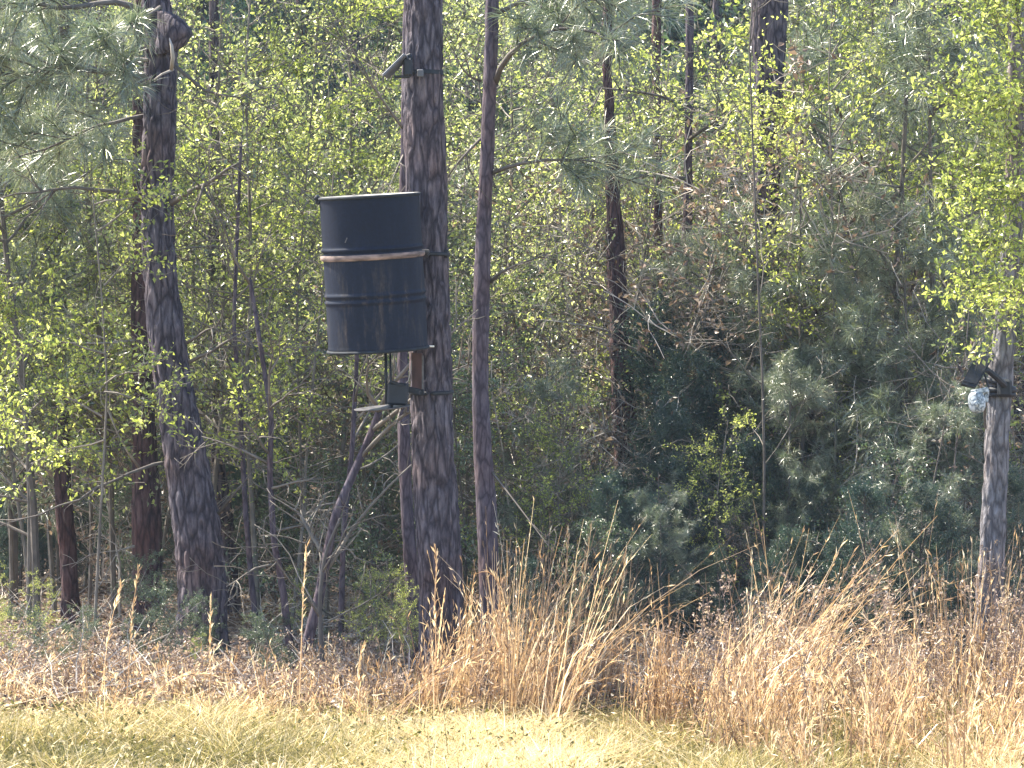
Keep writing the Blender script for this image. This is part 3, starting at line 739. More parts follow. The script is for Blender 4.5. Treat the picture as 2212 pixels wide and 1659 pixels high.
def leafy(label, rows, d, brs, r0=.011, per=52, size=(.016, .046), m='bright', sub=9):
    rg = np.random.RandomState(abs(int(rows[0][0])) + 13)
    P = PP([(x, y, d) for x, y in rows]); g = hz(P[0][0], d); base = np.array([P[0][0], d, g])
    P = np.concatenate([[[P[0][0], d, g - .05]], P]) - base
    root = empty('leafy_sapling', base, label, 'sapling')
    Q = resample(np.c_[P, np.linspace(r0, r0 * .35, len(P))], .08)
    b = MB(); b.tube(Q[:, :3], Q[:, 3], 8); link('stem', b.data('leafy_stem', M['twig'], True), root)
    bw = MB(); tw = []
    for br in brs:
        B = resample(np.c_[PP([(x, y, d + dd) for x, y, dd in br]) - base, np.zeros(len(br))], .08)[:, :3]
        B = B + np.cumsum(rg.normal(size=B.shape) * .008, 0)
        bw.tube(B, np.linspace(.007, .002, len(B)), 5); tw.append(B[len(B) // 3:])
        for _ in range(sub):
            p2, t2 = at_path(B, rg.uniform(.2, 1)); S = walk(rg, p2, t2 * .8 + nrm(rg.normal(size=3)) * .8, rg.uniform(.15, .5), 5, .2)
            bw.tube(S, np.linspace(.003, .0015, 6), 3); tw.append(S)
            for _ in range(3):
                p3, t3 = at_path(S, rg.uniform(.2, 1)); U = walk(rg, p3, t3 + rg.normal(size=3) * .6, .14, 3, .2); bw.tube(U, [.002, .002, .0015, .001], 3); tw.append(U)
    link('branches', bw.data('leafy_branches', M['twig']), root)
    link('foliage', leaf_cloud(rg, tw, per, size).data('leafy_foliage', M[m]), root)
leafy('lime leafed sapling whose low branch crosses in front of the leaning pine', [(205, 1340), (215, 1150), (225, 980), (232, 830), (220, 640), (200, 420)], 21.0,
      [[(228, 850, 0), (290, 860, -.1), (350, 905, -.15), (425, 925, -.15)], [(228, 830, 0), (280, 800, -.1), (330, 800, 0)], [(225, 620, 0), (270, 560, 0), (300, 520, 0)], [(205, 440, 0), (260, 420, -.05), (330, 425, -.1), (390, 420, -.1)], [(215, 500, 0), (280, 470, 0), (350, 360, -.1)],
       [(222, 900, 0), (130, 850, 0), (50, 870, .1)], [(230, 950, 0), (160, 980, .1), (80, 960, .1)], [(225, 760, 0), (120, 720, 0), (40, 760, 0)]], sub=6)
leafy('lime leafed sapling spreading over the top of the grey camera trunk', [(2240, 1330), (2238, 1000), (2232, 700), (2225, 400), (2215, 100), (2212, -20)], 19.55,
      [[(2235, 640, 0), (2200, 610, -.1), (2150, 590, -.15)], [(2232, 560, 0), (2180, 520, -.1), (2110, 500, -.1)], [(2228, 480, 0), (2180, 430, 0), (2140, 380, -.1)], [(2225, 380, 0), (2190, 320, 0), (2150, 250, -.1)], [(2222, 300, 0), (2160, 210, 0), (2100, 190, 0)], [(2216, 180, 0), (2180, 90, 0), (2160, 30, -.1)], [(2216, 120, 0), (2200, 60, 0), (2190, -10, -.1)], [(2232, 600, 0), (2170, 660, .3), (2100, 640, .3)], [(2228, 440, 0), (2190, 400, -.2), (2165, 440, -.2)], [(2222, 260, 0), (2190, 200, -.2), (2185, 280, -.2)]], sub=17)
leafy('bright lime sapling glowing in the upper right below the broad dark trunk', [(1800, 1300), (1805, 900), (1800, 600), (1795, 350), (1790, 150), (1800, -20)], 23.8,
      [[(1800, 420, 0), (1720, 360, -.2), (1650, 330, -.2)], [(1798, 350, 0), (1720, 260, -.1), (1640, 230, -.2)], [(1795, 260, 0), (1740, 200, -.1), (1620, 165, -.3)], [(1795, 300, 0), (1700, 240, -.3), (1610, 230, -.3)], [(1800, 560, 0), (1720, 500, 0), (1630, 480, 0)], [(1802, 640, 0), (1720, 600, 0), (1640, 590, 0)], [(1804, 760, 0), (1740, 700, 0), (1670, 690, 0)], [(1800, 400, 0), (1700, 320, 0), (1600, 300, 0)], [(1797, 300, 0), (1860, 220, 0), (1930, 160, -.2)], [(1795, 200, 0), (1870, 120, 0), (1960, 60, 0)], [(1795, 120, 0), (1840, 50, 0), (1890, -10, 0)], [(1800, 480, 0), (1740, 430, .2), (1660, 400, .2)], [(1800, 60, 0), (1820, 20, 0), (1780, -40, 0)], [(1800, 380, 0), (1850, 330, 0), (1900, 300, .3)]], sub=9, per=42)
leafy('bright lime sapling at the right edge beside the dark background', [(2110, 1300), (2105, 900), (2095, 600), (2090, 400), (2080, 250)], 25.0,
      [[(2100, 560, 0), (2160, 490, 0), (2212, 450, 0)], [(2095, 480, 0), (2030, 420, 0), (1960, 400, 0)], [(2092, 380, 0), (2150, 310, 0), (2200, 290, 0)], [(2090, 340, 0), (2040, 290, 0), (2000, 270, 0)], [(2100, 640, 0), (2040, 600, 0), (1980, 570, 0)], [(2100, 620, 0), (2170, 590, 0), (2230, 560, 0)]], sub=12)
leafy('lime leafed sapling filling the gap between the leaning pine and the drum', [(655, 1380), (650, 1000), (640, 700), (660, 400), (680, 150), (690, -20)], 24.0,
      [[(650, 560, 0), (570, 490, 0), (500, 450, 0)], [(655, 450, 0), (730, 380, 0), (800, 350, 0)], [(660, 380, 0), (590, 300, 0), (520, 260, 0)], [(665, 300, 0), (740, 220, 0), (820, 200, 0)], [(670, 220, 0), (610, 130, 0), (560, 90, 0)], [(680, 130, 0), (740, 60, 0), (800, 30, 0)], [(650, 640, 0), (590, 620, 0), (540, 640, 0)]], sub=14)
leafy('yellow leafed bush low at the left edge below the long limb', [(60, 1330), (62, 1100), (55, 900), (48, 720)], 22.4,
      [[(58, 900, 0), (120, 840, 0), (170, 800, 0)], [(56, 850, 0), (10, 790, 0), (-30, 760, 0)], [(52, 760, 0), (90, 700, 0), (150, 670, 0)], [(50, 730, 0), (20, 670, 0), (0, 640, 0)], [(60, 1000, 0), (130, 960, 0), (200, 960, 0)], [(60, 960, 0), (0, 920, 0), (-40, 900, 0)]], sub=14)

for i in range(22):
    px = float(prng.uniform(-60, 880)); plant('shr' if i % 3 else 'bri', px, float(prng.uniform(20.0, 23.2)), float(prng.uniform(.10, .22)), None)
rng = np.random.RandomState(88)
for i in range(66):  # dark evergreens added far back to give the wood its shaded depths
    d = rng.uniform(33, 66); px = 1106 + rng.uniform(-1300, 1300)
    plant('ced' if i % 3 else 'shr', px, d, rng.uniform(1.3, 2.1) * (1 if i % 3 else 1.5), None if i % 3 else None)
for i in range(30):  # low dark plants added to stand for the shade over the floor at left
    plant('shr' if i % 2 else 'ced', float(rng.uniform(-60, 900)), float(rng.uniform(27, 31)), float(rng.uniform(.45, .8)))
for i in range(26):
    plant(['ced', 'pin', 'ced', 'shr', 'ced', 'bru'][i % 6], float(1130 + 42 * i + rng.normal() * 24), float(rng.uniform(20.9, 23.4)), float(rng.uniform(.2, .42)))
# low evergreen growth at the foot of the near trunks
for px, d, sc, lb2 in [(400, 21.0, .26, 'small pale evergreen shrub hugging the foot of the leaning pine'), (318, 22.6, .30, 'small evergreen shrub in front of the dark red trunk foot'), (445, 21.1, .2, 'lowest leafy sprig at the right foot of the leaning pine'),
                       (860, 20.9, .24, 'bright little shrub left of the feeder pine foot'), (370, 20.6, .2, 'low leafy sprig left of the leaning pine base')]:
    plant('shr' if px != 860 else 'bri', px, d, sc, lb2)

# ------------------------------------------------------------------ forest floor litter
rng = np.random.RandomState(11)
def scatter_litter():
    N = 90000
    d = 18.9 + 22 * rng.uniform(size=N) ** 1.6; x = rng.uniform(-1, 1, N) * (.17 * d + 1.2)
    c = np.stack([x, d, height(x, d) + rng.uniform(.003, .05, N)], 1)
    b = MB(); L = rng.uniform(.03, .08, N)
    b.leaves(c, rng.normal(size=(N, 3)) * [1, 1, .35], nrm(rng.normal(size=(N, 3)) * .5 + [0, 0, 1]), L, L * .55, rng.uniform(0, 1, N) ** .8)
    tag(link('leaf_litter', b.data('leaf_litter', M['dead'])), 'brown fallen leaves covering the forest floor', 'leaf litter', kind='stuff')
    N = 4200; b = MB()
    d = 19.0 + 14 * rng.uniform(size=N) ** 1.3; x = rng.uniform(-1, 1, N) * (.17 * d + 1)
    z = height(x, d)
    for i in range(N):
        L = rng.uniform(.12, .55); dr = np.array([rng.normal(), rng.normal(), rng.uniform(.0, .7)])
        b.tube(walk(rng, (x[i], d[i], z[i] + rng.uniform(0, .12)), dr, L, 3, .18), np.linspace(rng.uniform(.002, .006), .0015, 4), 3, cap=False)
    tag(link('fallen_twigs', b.data('fallen_twigs', M['pale'])), 'pale dead twigs lying and sticking up on the forest floor', 'twigs', kind='stuff')
scatter_litter()

def ribbons(b, rng, base, lean, H, n, bend, wd, r, seg=5):
    """grass stems: base (N,3), lean (N,2), height H; flat tapering ribbons"""
    N = len(base); t = np.linspace(0, 1, seg + 1)[None, :, None]
    az = rng.uniform(0, math.pi, N); u = np.stack([np.cos(az), np.sin(az), 0 * az], 1)[:, None]
    off = lean[:, None] * (t + bend[:, None, None] * t ** 3)
    z = H[:, None, None] * (t - .35 * np.abs(bend)[:, None, None] * t ** 3)
    P = base[:, None] + np.concatenate([off * H[:, None, None], z], 2)
    w = wd[:, None, None] * (1 - t * .75) / 2
    v = np.stack([P - u * w, P + u * w], 2).reshape(-1, 3)
    i = (np.arange(N)[:, None] * (seg + 1) + np.arange(seg)[None]).reshape(-1, 1) * 2
    f = np.concatenate([i + [0, 1, 3], i + [0, 3, 2]])
    b.add(v, f, np.repeat(r, (seg + 1) * 2))
    return P

def lawn():
    rng = np.random.RandomState(21); b = MB()
    N = 230000
    d = rng.uniform(13.5, 19.5, N); x = rng.uniform(-1, 1, N) * 3.9
    edge = 18.35 + .55 * (vnoise(np.stack([x * 1.3, 0 * x, 0 * x], 1), 2) - .5) * 2 + .5 * (vnoise(np.stack([x * 6, d * 6, 0 * x], 1), 12) - .5) * 2
    keep = (d < edge) | (rng.uniform(size=N) < .22)
    d, x = d[keep], x[keep]; N = len(d)
    patch = vnoise(np.stack([x * .8, d * .55, 0 * x], 1), 8); fine = vnoise(np.stack([x * 5, d * 5, 0 * x], 1), 9)
    r = np.clip(.40 + 1.1 * (patch - .40) + .5 * (fine - .5) + rng.normal(size=N) * .27, 0, 1)
    H = rng.uniform(.02, .13, N) * (.25 + 1.5 * fine ** 1.5)
    ribbons(b, rng, np.stack([x, d, height(x, d) - .005], 1), rng.normal(size=(N, 2)) * 1.1, H, N, rng.uniform(-.4, .8, N), rng.uniform(.003, .007, N), r, 2)
    N = 9000; x = rng.uniform(-3.9, 3.9, N); d = rng.uniform(14.5, 18.9, N); L = rng.uniform(.012, .04, N)
    b.leaves(np.stack([x, d, height(x, d) + rng.uniform(.02, .09, N)], 1), rng.normal(size=(N, 3)), rng.normal(size=(N, 3)) + [0, 0, .6], L, L * .5, np.where(rng.uniform(size=N) < .45, rng.uniform(.8, 1, N), rng.uniform(0, .3, N)))
    N = 700; x = rng.uniform(-3.9, 3.9, N); d = rng.uniform(15, 18.8, N)
    ribbons(b, rng, np.stack([x, d, height(x, d)], 1), rng.normal(size=(N, 2)) * .35, rng.uniform(.1, .3, N), N, rng.uniform(-.3, 1.2, N), np.full(N, .004), rng.choice([.05, .9], N), 4)
    tag(link('lawn_grass', b.data('lawn_grass', M['lawn'])), 'short sunlit straw and yellow green grass along the bottom', 'grass', kind='stuff')
lawn()

def sedge_stems(b, rng, x0, d0, n, H0, lean0, spread=.05, seeds=True):
    base = np.stack([x0 + rng.normal(size=n) * spread, d0 + rng.normal(size=n) * spread, np.zeros(n)], 1)
    base[:, 2] = height(base[:, 0], base[:, 1]) - .01
    H = H0 * rng.uniform(.45, 1.05, n)
    lean = np.array(lean0)[None] + rng.normal(size=(n, 2)) * rng.uniform(.07, .2)
    bend = rng.uniform(-.2, .7, n)
    br = rng.uniform(size=n) < .2; bend = np.where(br, rng.uniform(1, 2.2, n), bend)
    tone = rng.uniform(.15, .65)
    r = np.clip(tone + rng.normal(size=n) * .2, 0, 1)
    P = ribbons(b, rng, base, lean, H, n, bend, rng.uniform(.003, .010, n), r, 5)
    # fluffy seed racemes and curled blades on the upper half
    if seeds:
        k = 5; idx = np.repeat(np.arange(n), k); u = rng.uniform(2.0, 4.99, n * k); i = u.astype(int); f = (u - i)[:, None]
        c = P[idx, i] * (1 - f) + P[idx, i + 1] * f; N = len(c)
        L = rng.uniform(.018, .06, N)
        td = nrm(P[idx, i + 1] - P[idx, i])
        b.leaves(c, nrm(rng.normal(size=(N, 3)) * .28 + td), rng.normal(size=(N, 3)), L, L * .15, np.clip(r[idx] + rng.normal(size=N) * .22 + .05, 0, 1))

rng = np.random.RandomState(31)
b = MB()
def env(px):   # height of the tall grass along the picture, in metres
    return np.interp(px, [-200, 820, 880, 960, 1060, 1130, 1275, 1340, 1450, 1640, 1760, 1900, 2000, 2110, 2212, 2500], [.2, .2, .5, .72, .82, .9, 1.0, .86, .74, .82, .85, .92, .82, .88, .95, .9])
for i in range(95):     # low front tufts running to the bottom right corner
    px = rng.uniform(1380, 2420); d = rng.uniform(15.4 + 2.4 * float(np.clip((1700 - px) / 300, 0, 1)), 18.2)
    sedge_stems(b, rng, (px - 1106) * d / KPX, d, int(rng.uniform(5, 22)), rng.uniform(.25, .65), (rng.normal() * .22, rng.normal() * .1), rng.uniform(.02, .07))
cl = np.sort(rng.uniform(860, 2420, 46))
for i in range(140):
    px = float(rng.choice(cl) + rng.normal() * 30)
    if px < 1400: d = rng.uniform(18.3, 19.9)
    else: d = rng.uniform(16.0 + 1.9 * float(np.clip((1750 - px) / 350, 0, 1)), 19.9)
    x = (px - 1106) * d / KPX
    sedge_stems(b, rng, x, d, int(rng.uniform(5, 26)), env(px) * (.42 + .92 * rng.uniform() ** 1.5), (rng.normal() * .15 + .12, rng.normal() * .08), rng.uniform(.02, .07))
for i in range(150):      # sparse tufts along the left edge of the lawn
    px = rng.uniform(-100, 880); d = rng.uniform(18.3, 20.6); x = (px - 1106) * d / KPX
    sedge_stems(b, rng, x, d, int(rng.uniform(3, 12)), rng.uniform(.12, .36), (rng.normal() * .3, rng.normal() * .1))
tag(link('tall_grass', b.data('tall_grass', M['straw'])), 'tall dry orange broom grass standing along the lawn edge at right', 'grass', kind='stuff')

def clump(label, px, d, n, H, lean, spread=.06, cat='grass clump', seeds=True):
    b = MB(); rg = np.random.RandomState(int(px)); x = (px - 1106) * d / KPX
    sedge_stems(b, rg, x, d, n, H, lean, spread, seeds)
    o = tag(link('grass_clump', b.data('grass_clump', M['straw'])), label, cat)
    z = hz(x, d); o.location = (x, d, z)
    o.data.transform(Matrix.Translation((-x, -d, -z)))
clump('dense upright orange grass clump at the front, right of centre', 1420, 17.7, 110, .66, (.04, 0), .08)
clump('long arching grass clump leaning right, ending in pale tips', 1570, 17.9, 70, 1.12, (.55, 0), .10)
clump('arching grass clump just right of the long leaning one', 1700, 18.2, 60, .95, (.42, 0), .10)
clump('tallest grass clump in front of the cedars', 1200, 18.9, 60, 1.12, (.16, 0), .09)
clump('tall grass clump right of the slim trunk foot', 1300, 19.0, 55, 1.0, (.14, 0), .08)
clump('dense grass clump hiding the foot of the grey camera trunk', 2120, 18.9, 120, .95, (.03, 0), .14)
clump('orange grass clump between the feeder pine and the slim trunk', 1010, 18.9, 70, .8, (.05, 0), .12)
clump('low arching straw clump at the edge of the lawn, right of the feeder pine', 850, 18.6, 22, .55, (.9, 0), .05)

def stalk(label, rows, d, r0=.0035):
    P = PP([(x, y, d) for x, y in rows]); P[0][2] = hz(P[0][0], d) - .01; base = P[0].copy()
    Q = resample(np.c_[P - base, np.linspace(r0, r0 * .5, len(P))], .04)
    rg = np.random.RandomState(int(rows[0][0])); b = MB(); b.tube(Q[:, :3], Q[:, 3] * .65, 4)
    k = len(Q); n = 55; u = rg.uniform(k * .45, k - 1.01, n); i = u.astype(int); f = (u - i)[:, None]
    c = Q[i, :3] * (1 - f) + Q[i + 1, :3] * f; L = rg.uniform(.02, .06, n)
    b.leaves(c, nrm(rg.normal(size=(n, 3)) * .22 + nrm(Q[i + 1, :3] - Q[i, :3])), rg.normal(size=(n, 3)), L, L * .14, rg.uniform(.3, 1, n))
    b.r[0] = np.full(len(b.v[0]), .6)
    o = tag(link('grass_stalk', b.data('grass_stalk', M['straw'])), label, 'grass stalk'); o.location = tuple(base)
stalk('tall single orange stalk in front of the dark red trunk', [(270, 1540), (278, 1450), (285, 1330), (300, 1220)], 18.6, .005)
stalk('tall stalk left of the one by the dark red trunk, bent right', [(213, 1530), (225, 1440), (240, 1340), (262, 1260)], 18.7)
stalk('straight lone stalk in front of the leaning pine', [(452, 1535), (454, 1430), (455, 1290)], 18.6)
stalk('tall double stalk below the thin bent sapling', [(645, 1540), (650, 1420), (655, 1280), (662, 1180)], 18.6, .005)
stalk('short straight stalk left of the feeder pine with a kinked tip', [(775, 1570), (776, 1480), (776, 1400), (790, 1390)], 18.4)
stalk('tall fluffy stalk right in front of the feeder pine', [(938, 1545), (942, 1400), (938, 1280), (945, 1230), (940, 1175)], 18.8, .006)
stalk('tallest seed stalk, with its tip against the cedars', [(1225, 1500), (1250, 1330), (1265, 1230), (1278, 1130)], 18.8, .006)
stalk('fluffy stalk just left of the tallest seed stalk', [(1200, 1500), (1215, 1330), (1222, 1240), (1228, 1160)], 18.8, .006)
stalk('lone seed stalk above the grass in front of the dark cedars', [(1300, 1500), (1330, 1330), (1345, 1260), (1352, 1190)], 18.8, .005)
stalk('hooked bleached stalk bending over right of the slim trunk', [(1075, 1500), (1080, 1380), (1083, 1290), (1075, 1240), (1055, 1225), (1040, 1235)], 18.7, .005)
stalk('fallen pale arching stem low in front of the leaning pine', [(300, 1545), (330, 1500), (370, 1465), (420, 1450), (470, 1462)], 18.5, .005)

def dry_weeds():
    rng = np.random.RandomState(41); b = MB()
    for i in range(300):
        px = rng.uniform(1500, 2400) if i < 70 else rng.uniform(-150, 2300)
        d = rng.uniform(16.6, 19.4) if i < 70 else rng.uniform(18.7, 21.8)
        x = (px - 1106) * d / KPX; z = hz(x, d); H = rng.uniform(.35, .85) if i < 70 else rng.uniform(.08, .28)
        T = walk(rng, (x, d, z - .02), (rng.normal() * .15, rng.normal() * .1, 1), H, 5, .1, .05)
        b.tube(T, np.linspace(.003, .0015, 6), 3, r=.4)
        tw = []
        for _ in range(9):
            p, t = at_path(T, rng.uniform(.3, 1)); S = walk(rng, p, t * .8 + nrm(rng.normal(size=3)) * .7, rng.uniform(.06, .2), 3, .15)
            b.tube(S, [.0015, .0013, .0012, .001], 3, cap=False, r=.5); tw.append(S)
        c = np.concatenate([q[rng.randint(1, 4, 13)] for q in tw]); n = len(c); c = c + rng.normal(size=(n, 3)) * .012; L = rng.uniform(.010, .026, n)
        b.leaves(c, rng.normal(size=(n, 3)), rng.normal(size=(n, 3)), L, L * .6, np.clip(.5 + rng.normal(size=n) * .3, 0, 1))
    tag(link('dry_weeds', b.data('dry_weeds', M['weed'])), 'fuzzy brown dead weeds mixed through the tall grass', 'weeds', kind='stuff')
dry_weeds()

HAZE = 0.0005  # thin blue volume added to lift the dark gaps of the wood
if HAZE > 0:
    b = MB(); b.box((0, 55, 8), (160, 190, 22)); hm, nt, out = mat('shadow_lift_air')
    pv = nt.nodes.new('ShaderNodeVolumePrincipled'); pv.inputs['Density'].default_value = HAZE; pv.inputs['Color'].default_value = (.66, .80, 1, 1)
    nt.links.new(pv.outputs[0], out.inputs['Volume']); link('shadow_lift_haze', b.data('shadow_lift_haze', hm), kind='stuff')
# ------------------------------------------------------------------ the drum feeder
def rot(ax, deg): return np.array(Matrix.Rotation(math.radians(deg), 3, ax))

def drum_mat():
    m, nt, out = mat('drum_paint')
    tc = nt.nodes.new('ShaderNodeTexCoord')
    mp = nt.nodes.new('ShaderNodeMapping'); mp.inputs['Scale'].default_value = (11, 11, 2.0); nt.links.new(tc.outputs['Object'], mp.inputs[0])
    n1 = node(nt, 'ShaderNodeTexNoise'); n1.inputs['Scale'].default_value = 1.3; n1.inputs['Detail'].default_value = 7; n1.inputs['Roughness'].default_value = .7; nt.links.new(mp.outputs[0], n1.inputs['Vector'])
    sep = nt.nodes.new('ShaderNodeSeparateXYZ'); nt.links.new(tc.outputs['Object'], sep.inputs[0])
    low = nt.nodes.new('ShaderNodeMapRange'); low.inputs[1].default_value = .62; low.inputs[2].default_value = .50; low.inputs[3].default_value = -.10; low.inputs[4].default_value = .06
    nt.links.new(sep.outputs[2], low.inputs[0])
    ad = nt.nodes.new('ShaderNodeMath'); ad.operation = 'ADD'; nt.links.new(n1.outputs['Fac'], ad.inputs[0]); nt.links.new(low.outputs[0], ad.inputs[1])
    c = ramp(nt, ad.outputs[0], [(.40, (.002, .006, .020)), (.57, (.005, .010, .026)), (.66, (.026, .025, .032)), (.78, (.10, .07, .065))])
    n2 = node(nt, 'ShaderNodeTexNoise'); n2.inputs['Scale'].default_value = 60; n2.inputs['Detail'].default_value = 4; nt.links.new(tc.outputs['Object'], n2.inputs['Vector'])
    c2 = ramp(nt, n2.outputs['Fac'], [(.3, (.75, .75, .75)), (.72, (1.2, 1.2, 1.2))])
    mu = nt.nodes.new('ShaderNodeMix'); mu.data_type = 'RGBA'; mu.blend_type = 'MULTIPLY'; mu.inputs[0].default_value = 1
    nt.links.new(c, mu.inputs[6]); nt.links.new(c2, mu.inputs[7])
    bs = node(nt, 'ShaderNodeBsdfPrincipled'); bs.inputs['Roughness'].default_value = .62; bs.inputs['Specular IOR Level'].default_value = .22; nt.links.new(mu.outputs[2], bs.inputs['Base Color'])
    bp = node(nt, 'ShaderNodeBump'); bp.inputs['Strength'].default_value = .25; bp.inputs['Distance'].default_value = .003; nt.links.new(n2.outputs['Fac'], bp.inputs['Height']); nt.links.new(bp.outputs[0], bs.inputs['Normal'])
    nt.links.new(bs.outputs[0], out.inputs[0]); return m
M['drum'] = drum_mat()
M['lid'] = plain_mat('lid_sunlit_metal', (.30, .28, .25), .55, 0, .6, 14)  # paler than the drum: the sunlit crescent is put into the lid colour
M['rust'] = plain_mat('rusted_band', (.19, .135, .12), .8, 0, .8, 11, (1, 1, 3))
M['rustdark'] = plain_mat('rusty_steel', (.075, .04, .038), .8, 0, .45, 25, (1, 1, .3))
M['black'] = plain_mat('black_plastic', (.009, .012, .019), .65, 0, .3, 30)
M['steel'] = plain_mat('dusty_steel', (.09, .085, .09), .5, .2, .4, 22)
M['chime'] = plain_mat('drum_rim', (.011, .015, .022), .85, 0, .5, 30)
M['greypanel'] = plain_mat('weathered_panel_edge', (.10, .105, .125), .55, 0, .35, 20)
M['cell'] = plain_mat('solar_cell', (.007, .009, .016), .7, 0, .4, 60)
M['white'] = plain_mat('white_tag', (.75, .74, .70), .6, 0, .1, 20)

DD = 19.66
cbot = W(817, 757, DD)
rootd = empty('barrel_feeder', cbot, 'black rusty steel drum feeder hung on the middle pine', 'feeder')
rootd.rotation_euler = (math.radians(4.0), math.radians(-3.2), 0)
R0, HD = .279, .862
def dent(v):
    a = np.arctan2(v[:, 1], v[:, 0]); r = np.hypot(v[:, 0], v[:, 1])
    k = 1 + .006 * np.sin(3 * a + 4 * v[:, 2]) * (r > .2) - .018 * np.exp(-((a + 1.75) / .22) ** 2 - ((v[:, 2] - .66) / .05) ** 2)
    v = v.copy(); v[:, 0] *= k; v[:, 1] *= k; return v
hoops = (HD * .64, HD * .345)
prof = [(R0 - .02, .016), (R0 - .004, .006), (R0, .02)]
for z in np.linspace(.03, HD - .03, 90):
    r = R0 - .002
    for hzp in hoops:
        r += .011 * math.exp(-((z - hzp - .018) / .008) ** 2) + .011 * math.exp(-((z - hzp + .018) / .008) ** 2) - .004 * math.exp(-((z - hzp) / .008) ** 2)
    prof.append((r, z))
prof += [(R0, HD - .02), (R0 - .004, HD - .006)]
b = MB(); b.lathe(prof, 96, fn=dent); add_part(rootd, 'drum_body', b, M['drum'], True)
b = MB(); b.lathe([(0, .014), (R0 - .03, .014), (R0 - .012, .010)], 64); add_part(rootd, 'drum_bottom', b, M['rustdark'], True)
for zz in (0.006, HD - .004):
    b = MB(); a = np.linspace(0, 2 * math.pi, 12)
    b.lathe(np.c_[R0 + .001 + .008 * np.cos(a), zz + .009 * np.sin(a)], 96); add_part(rootd, 'rim', b, M['chime'], True)
b = MB(); b.lathe([(0, HD - .004), (R0 * .5, HD - .002), (R0 - .03, HD - .008), (R0 - .012, HD + .002), (R0 - .006, HD + .004)][::-1], 64, fn=None); add_part(rootd, 'lid', b, M['lid'], True)
# bleached rust band under the upper hoop
b = MB(); z0 = hoops[0] - .014
b.lathe([(R0 + .0085, z0 + .006), (R0 + .0125, z0 + .001), (R0 + .0125, z0 - .017), (R0 + .004, z0 - .026)], 96); add_part(rootd, 'rust_band', b, M['rust'], True)
b = MB(); b.box((-R0 - .006, -.03, HD - .008), (.03, .05, .045), bev=.005); b.tube([(-R0 - .02, -.07, HD), (-R0 - .022, .03, HD + .004)], .006, 8); clamp = add_part(rootd, 'lid_clamp', b, M['black'])
b = MB(); b.tube([(-R0 - .012, -.04, HD + .012), (-R0 - .004, -.05, HD + .018)], .007, 8); add_part(clamp, 'bolt', b, M['steel'])
b = MB(); b.box((-.13, -R0 - .001, .63), (.006, .004, .03), rot('Y', 25)); add_part(rootd, 'handle_scar', b, M['steel'])

def feeder_part(name, b, m, sm=False):
    """geometry given in world space -> child of the drum"""
    me = b.data(name, m, sm); o = link(name, me, rootd)
    Mx = Matrix.Translation(rootd.location) @ rootd.rotation_euler.to_matrix().to_4x4()
    o.matrix_parent_inverse = Mx.inverted(); return o
tcx = W(923, 548, 20.0)
# steel strap and bolts round the trunk
b = MB(); a = np.linspace(0, 2 * math.pi, 49)
c0 = W(923, 550, 20.0); b.tube(np.stack([c0[0] + .121 * np.cos(a), c0[1] + .121 * np.sin(a), c0[2] + 0 * a], 1), .011, 6); b.box(W(963, 548, 19.96), (.03, .05, .045), bev=.006)
feeder_part('trunk_strap', b, M['black'], False)
b = MB(); b.tube([W(903, 541, 19.80), W(915, 543, 19.84), W(926, 553, 19.84)], .011, 8); b.box(W(918, 543, 19.83), (.05, .03, .022), bev=.004); feeder_part('hanger', b, M['steel'])
b = MB(); b.box(W(930, 748, 19.72), (.042, .02, .010), bev=.002); feeder_part('bright_tab', b, M['white'])
# rusty board down the trunk below the drum
b = MB(); b.box(W(901, 806, 19.84), (.060, .03, .23), bev=.004); feeder_part('bracket', b, M['rustdark'])
b = MB(); b.tube([W(913, 768, 19.80), W(913, 840, 19.80)], .006, 6); feeder_part('bracket_edge', b, M['steel'])
b = MB(); a = np.linspace(0, 2 * math.pi, 41); c0 = W(929, 846, 20.0)
b.tube(np.stack([c0[0] + .124 * np.cos(a), c0[1] + .124 * np.sin(a), c0[2] + .01 * np.sin(a)], 1), .012, 6)
b.box(W(905, 848, 19.84), (.06, .05, .036), bev=.006); feeder_part('lower_strap', b, M['black'])
# pipe, motor box and spinner tray
b = MB(); b.tube([W(833, 762, 19.66), W(835, 872, 19.66)], .0085, 10); b.tube([W(843, 762, 19.70), W(845, 872, 19.70)], .006, 8); feeder_part('drop_pipe', b, M['black'], True)
b = MB(); b.box(W(859, 851, 19.64), (.115, .11, .125), rot('Y', 3), bev=.012); feeder_part('motor_box', b, M['black'])
b = MB(); b.box(W(857, 828, 19.62), (.08, .09, .014), rot('Y', 18), bev=.003); b.box(W(890, 843, 19.72), (.09, .03, .035), rot('Y', 12), bev=.004); feeder_part('motor_bracket', b, M['black'])
b = MB(); b.tube([W(862, 833, 19.62), W(873, 832, 19.6), W(882, 822, 19.6), (W(887, 800, 19.62)), W(889, 780, 19.66)], .0028, 5); feeder_part('wire', b, M['pale'], True)
b = MB(); Rt = rot('Y', -5) @ rot('X', 4)
b.lathe([(0, 0), (.10, -.002), (.152, .004), (.158, .012), (.152, .012), (.10, .004), (0, .006)], 48, Rt, W(826, 884, 19.64)); feeder_part('spinner_tray', b, M['steel'], True)
b = MB(); b.tube([W(848, 868, 19.64), W(842, 884, 19.64)], .012, 8); feeder_part('spinner_shaft', b, M['black'])

